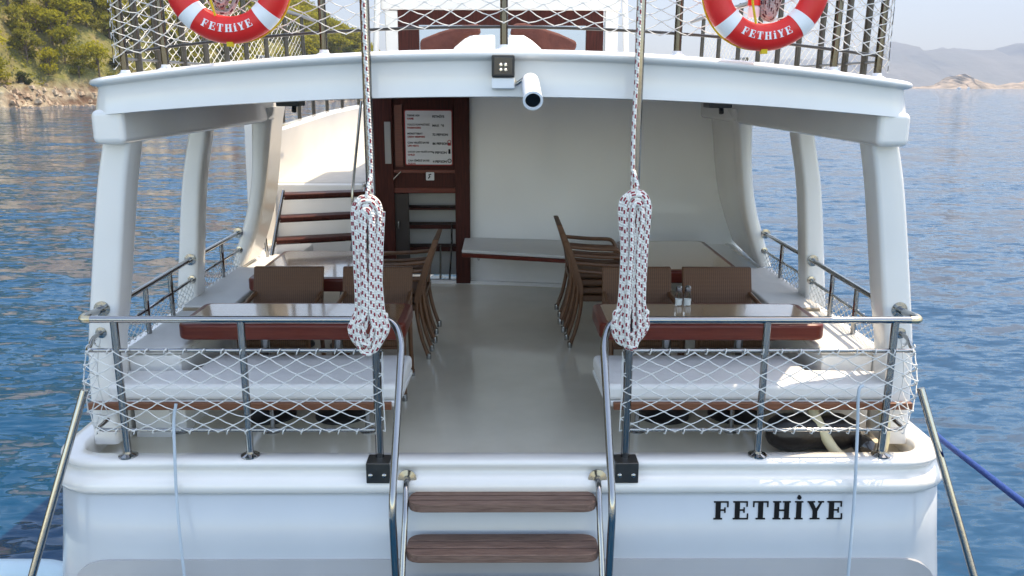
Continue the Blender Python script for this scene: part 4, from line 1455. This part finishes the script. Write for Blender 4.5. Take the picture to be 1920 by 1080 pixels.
# ------------------------------------------------------------------ loose things around the stern
def cordthing(pts, r, m, name, label, cat, group=None, n=8):
    q = MB(); q.tube(cr(pts, 8), r, n)
    return tag(q.build(name, m), label, cat, group)
cordthing([W(330, 757, 4.372), W(326, 790, 4.36), W(328, 860, 4.30), W(331, 930, 4.27), W(338, 1010, 4.22), W(346, 1080, 4.2), W(362, 1200, 4.2)], .0085, CORD, "hanging_cord", "pale blue cord hanging over the transom on the left", "cord", "pale cords hanging over the transom")
cordthing([W(1618, 722, 4.372), W(1610, 735, 4.355), W(1608, 800, 4.345), W(1605, 870, 4.295), W(1602, 930, 4.27), W(1596, 1010, 4.22), W(1590, 1080, 4.2), W(1580, 1200, 4.2)], .0085, CORD, "hanging_cord", "pale blue cord hanging over the transom just right of the boat name", "cord", "pale cords hanging over the transom")
cordthing([W(1752, 812, 4.75), W(1775, 832, 4.5), W(1840, 882, 3.95), W(1920, 944, 3.4), W(2060, 1045, 2.7), W(2250, 1150, 2.2)], .0165, BLUER, "mooring_rope", "bright blue mooring rope running out from the boat's right quarter", "rope", n=10)
# black bundle
c = W(1522, 832, 4.70)
q = MB()
rings = []
for i in range(15):
    f = i / 14
    x = W(1438, 832, 4.7).x + (W(1612, 832, 4.7).x - W(1438, 832, 4.7).x) * f
    rr = .13 * math.sin(math.pi * (.08 + .86 * f)) ** .45 * (1 + .14 * math.sin(f * 9))
    rings.append([(x + .01 * math.sin(k * 3 + i), 4.73 + rr * .9 * math.cos(2 * math.pi * k / 14), .155 + rr * (.95 + .10 * math.sin(k * 2.3 + i * 1.3)) * math.sin(2 * math.pi * k / 14)) for k in range(14)])
q.loft(rings)
o = q.build("folded_cover", BLKV, ang=80)
sd = o.modifiers.new("smooth", 'SUBSURF'); sd.levels = 2; sd.render_levels = 2
tag(o, "shiny black folded cover lying on deck behind the right coaming", "cover")
cordthing([(2.0, 4.86, .20), (1.86, 4.80, .34), (1.84, 4.72, .28), (1.93, 4.60, .10), (2.02, 4.55, .06), (2.16, 4.60, .06), (2.235, 4.64, .10), (2.245, 4.70, .30), (2.19, 4.80, .42), (2.10, 4.88, .30)], .031, HOSE, "water_hose", "thick beige hose looped in the right stern corner", "hose", n=12)
t = thing("fender_float", "glossy dark float lying in the loop of the beige hose", "float", (2.115, 4.64, .11))
q = MB(); q.lathe([(.02, -.09), (.05, -.06), (.06, 0), (.055, .05), (.03, .075), (.012, .085), (.012, .11)], (0, 0, 0), (.25, -1, -.1), 20); q.build("body", P("glossy dark rubber", (.02, .02, .022), .12, coat=.5), t, local=True)
q = MB(); q.tube([(.028 + .018 * math.cos(R(d)), -.115, -.012 + .018 * math.sin(R(d))) for d in range(0, 360, 30)], .004, 6, closed=True); q.build("eyelet", CHROME, t, local=True)
# pale dinghy
c = H(20, 1040, -.86)
xd0, xd1, yd0, yd1 = -3.95, -2.62, 2.6, c.y
t = thing("dinghy", "pale blue plastic dinghy with a grey floor beside the boat's left quarter", "dinghy", ((xd0 + xd1) / 2, (yd0 + yd1) / 2, SEA))
ww, ll = xd1 - xd0, yd1 - yd0
q = MB()
prof = [(-.16, .30), (-.15, .44), (-.12, .49), (-.05, .50), (0, .46), (.02, .40), (0, .34), (-.06, .1), (-.2, -.15)]
base = rrect(ww - .32, ll - .32, .22, 8)
rings = []
n = len(base)
for i in range(n):
    p, pr, nx_ = Vector(base[i]), Vector(base[i - 1]), Vector(base[(i + 1) % n])
    d = (nx_ - pr).normalized()
    no = Vector((d.y, -d.x))
    rings.append([(p.x + no.x * (a + .16), p.y + no.y * (a + .16), z) for a, z in prof])
q.loft(rings, closed=True)
q.build("hull", DINGW, t, local=True, ang=60)
q = MB(); q.prism(rrect(ww - .30, ll - .30, .21, 8), lambda a, b: (a, b, .34), lambda a, b: (a, b, .22)); q.build("floor", GREYP, t, local=True)

# ------------------------------------------------------------------ haze
q = MB()
q.rng(-9000, 9000, -500, 8500, SEA - 4, 900)
hz = q.build("haze", None, smooth=False)
hz.data.materials.clear()
hm = bpy.data.materials.new("sea haze")
hm.use_nodes = True
n = hm.node_tree
n.nodes.remove(n.nodes["Principled BSDF"])
pv = n.nodes.new("ShaderNodeVolumePrincipled")
pv.inputs["Color"].default_value = (0.48, 0.58, 0.76, 1)
pv.inputs["Density"].default_value = 0.00031
pv.inputs["Anisotropy"].default_value = 0.2
n.links.new(pv.outputs[0], n.nodes["Material Output"].inputs["Volume"])
hz.data.materials.append(hm)
hz["kind"] = "stuff"
tag(hz, "pale bluish haze hanging over the bay", "haze")
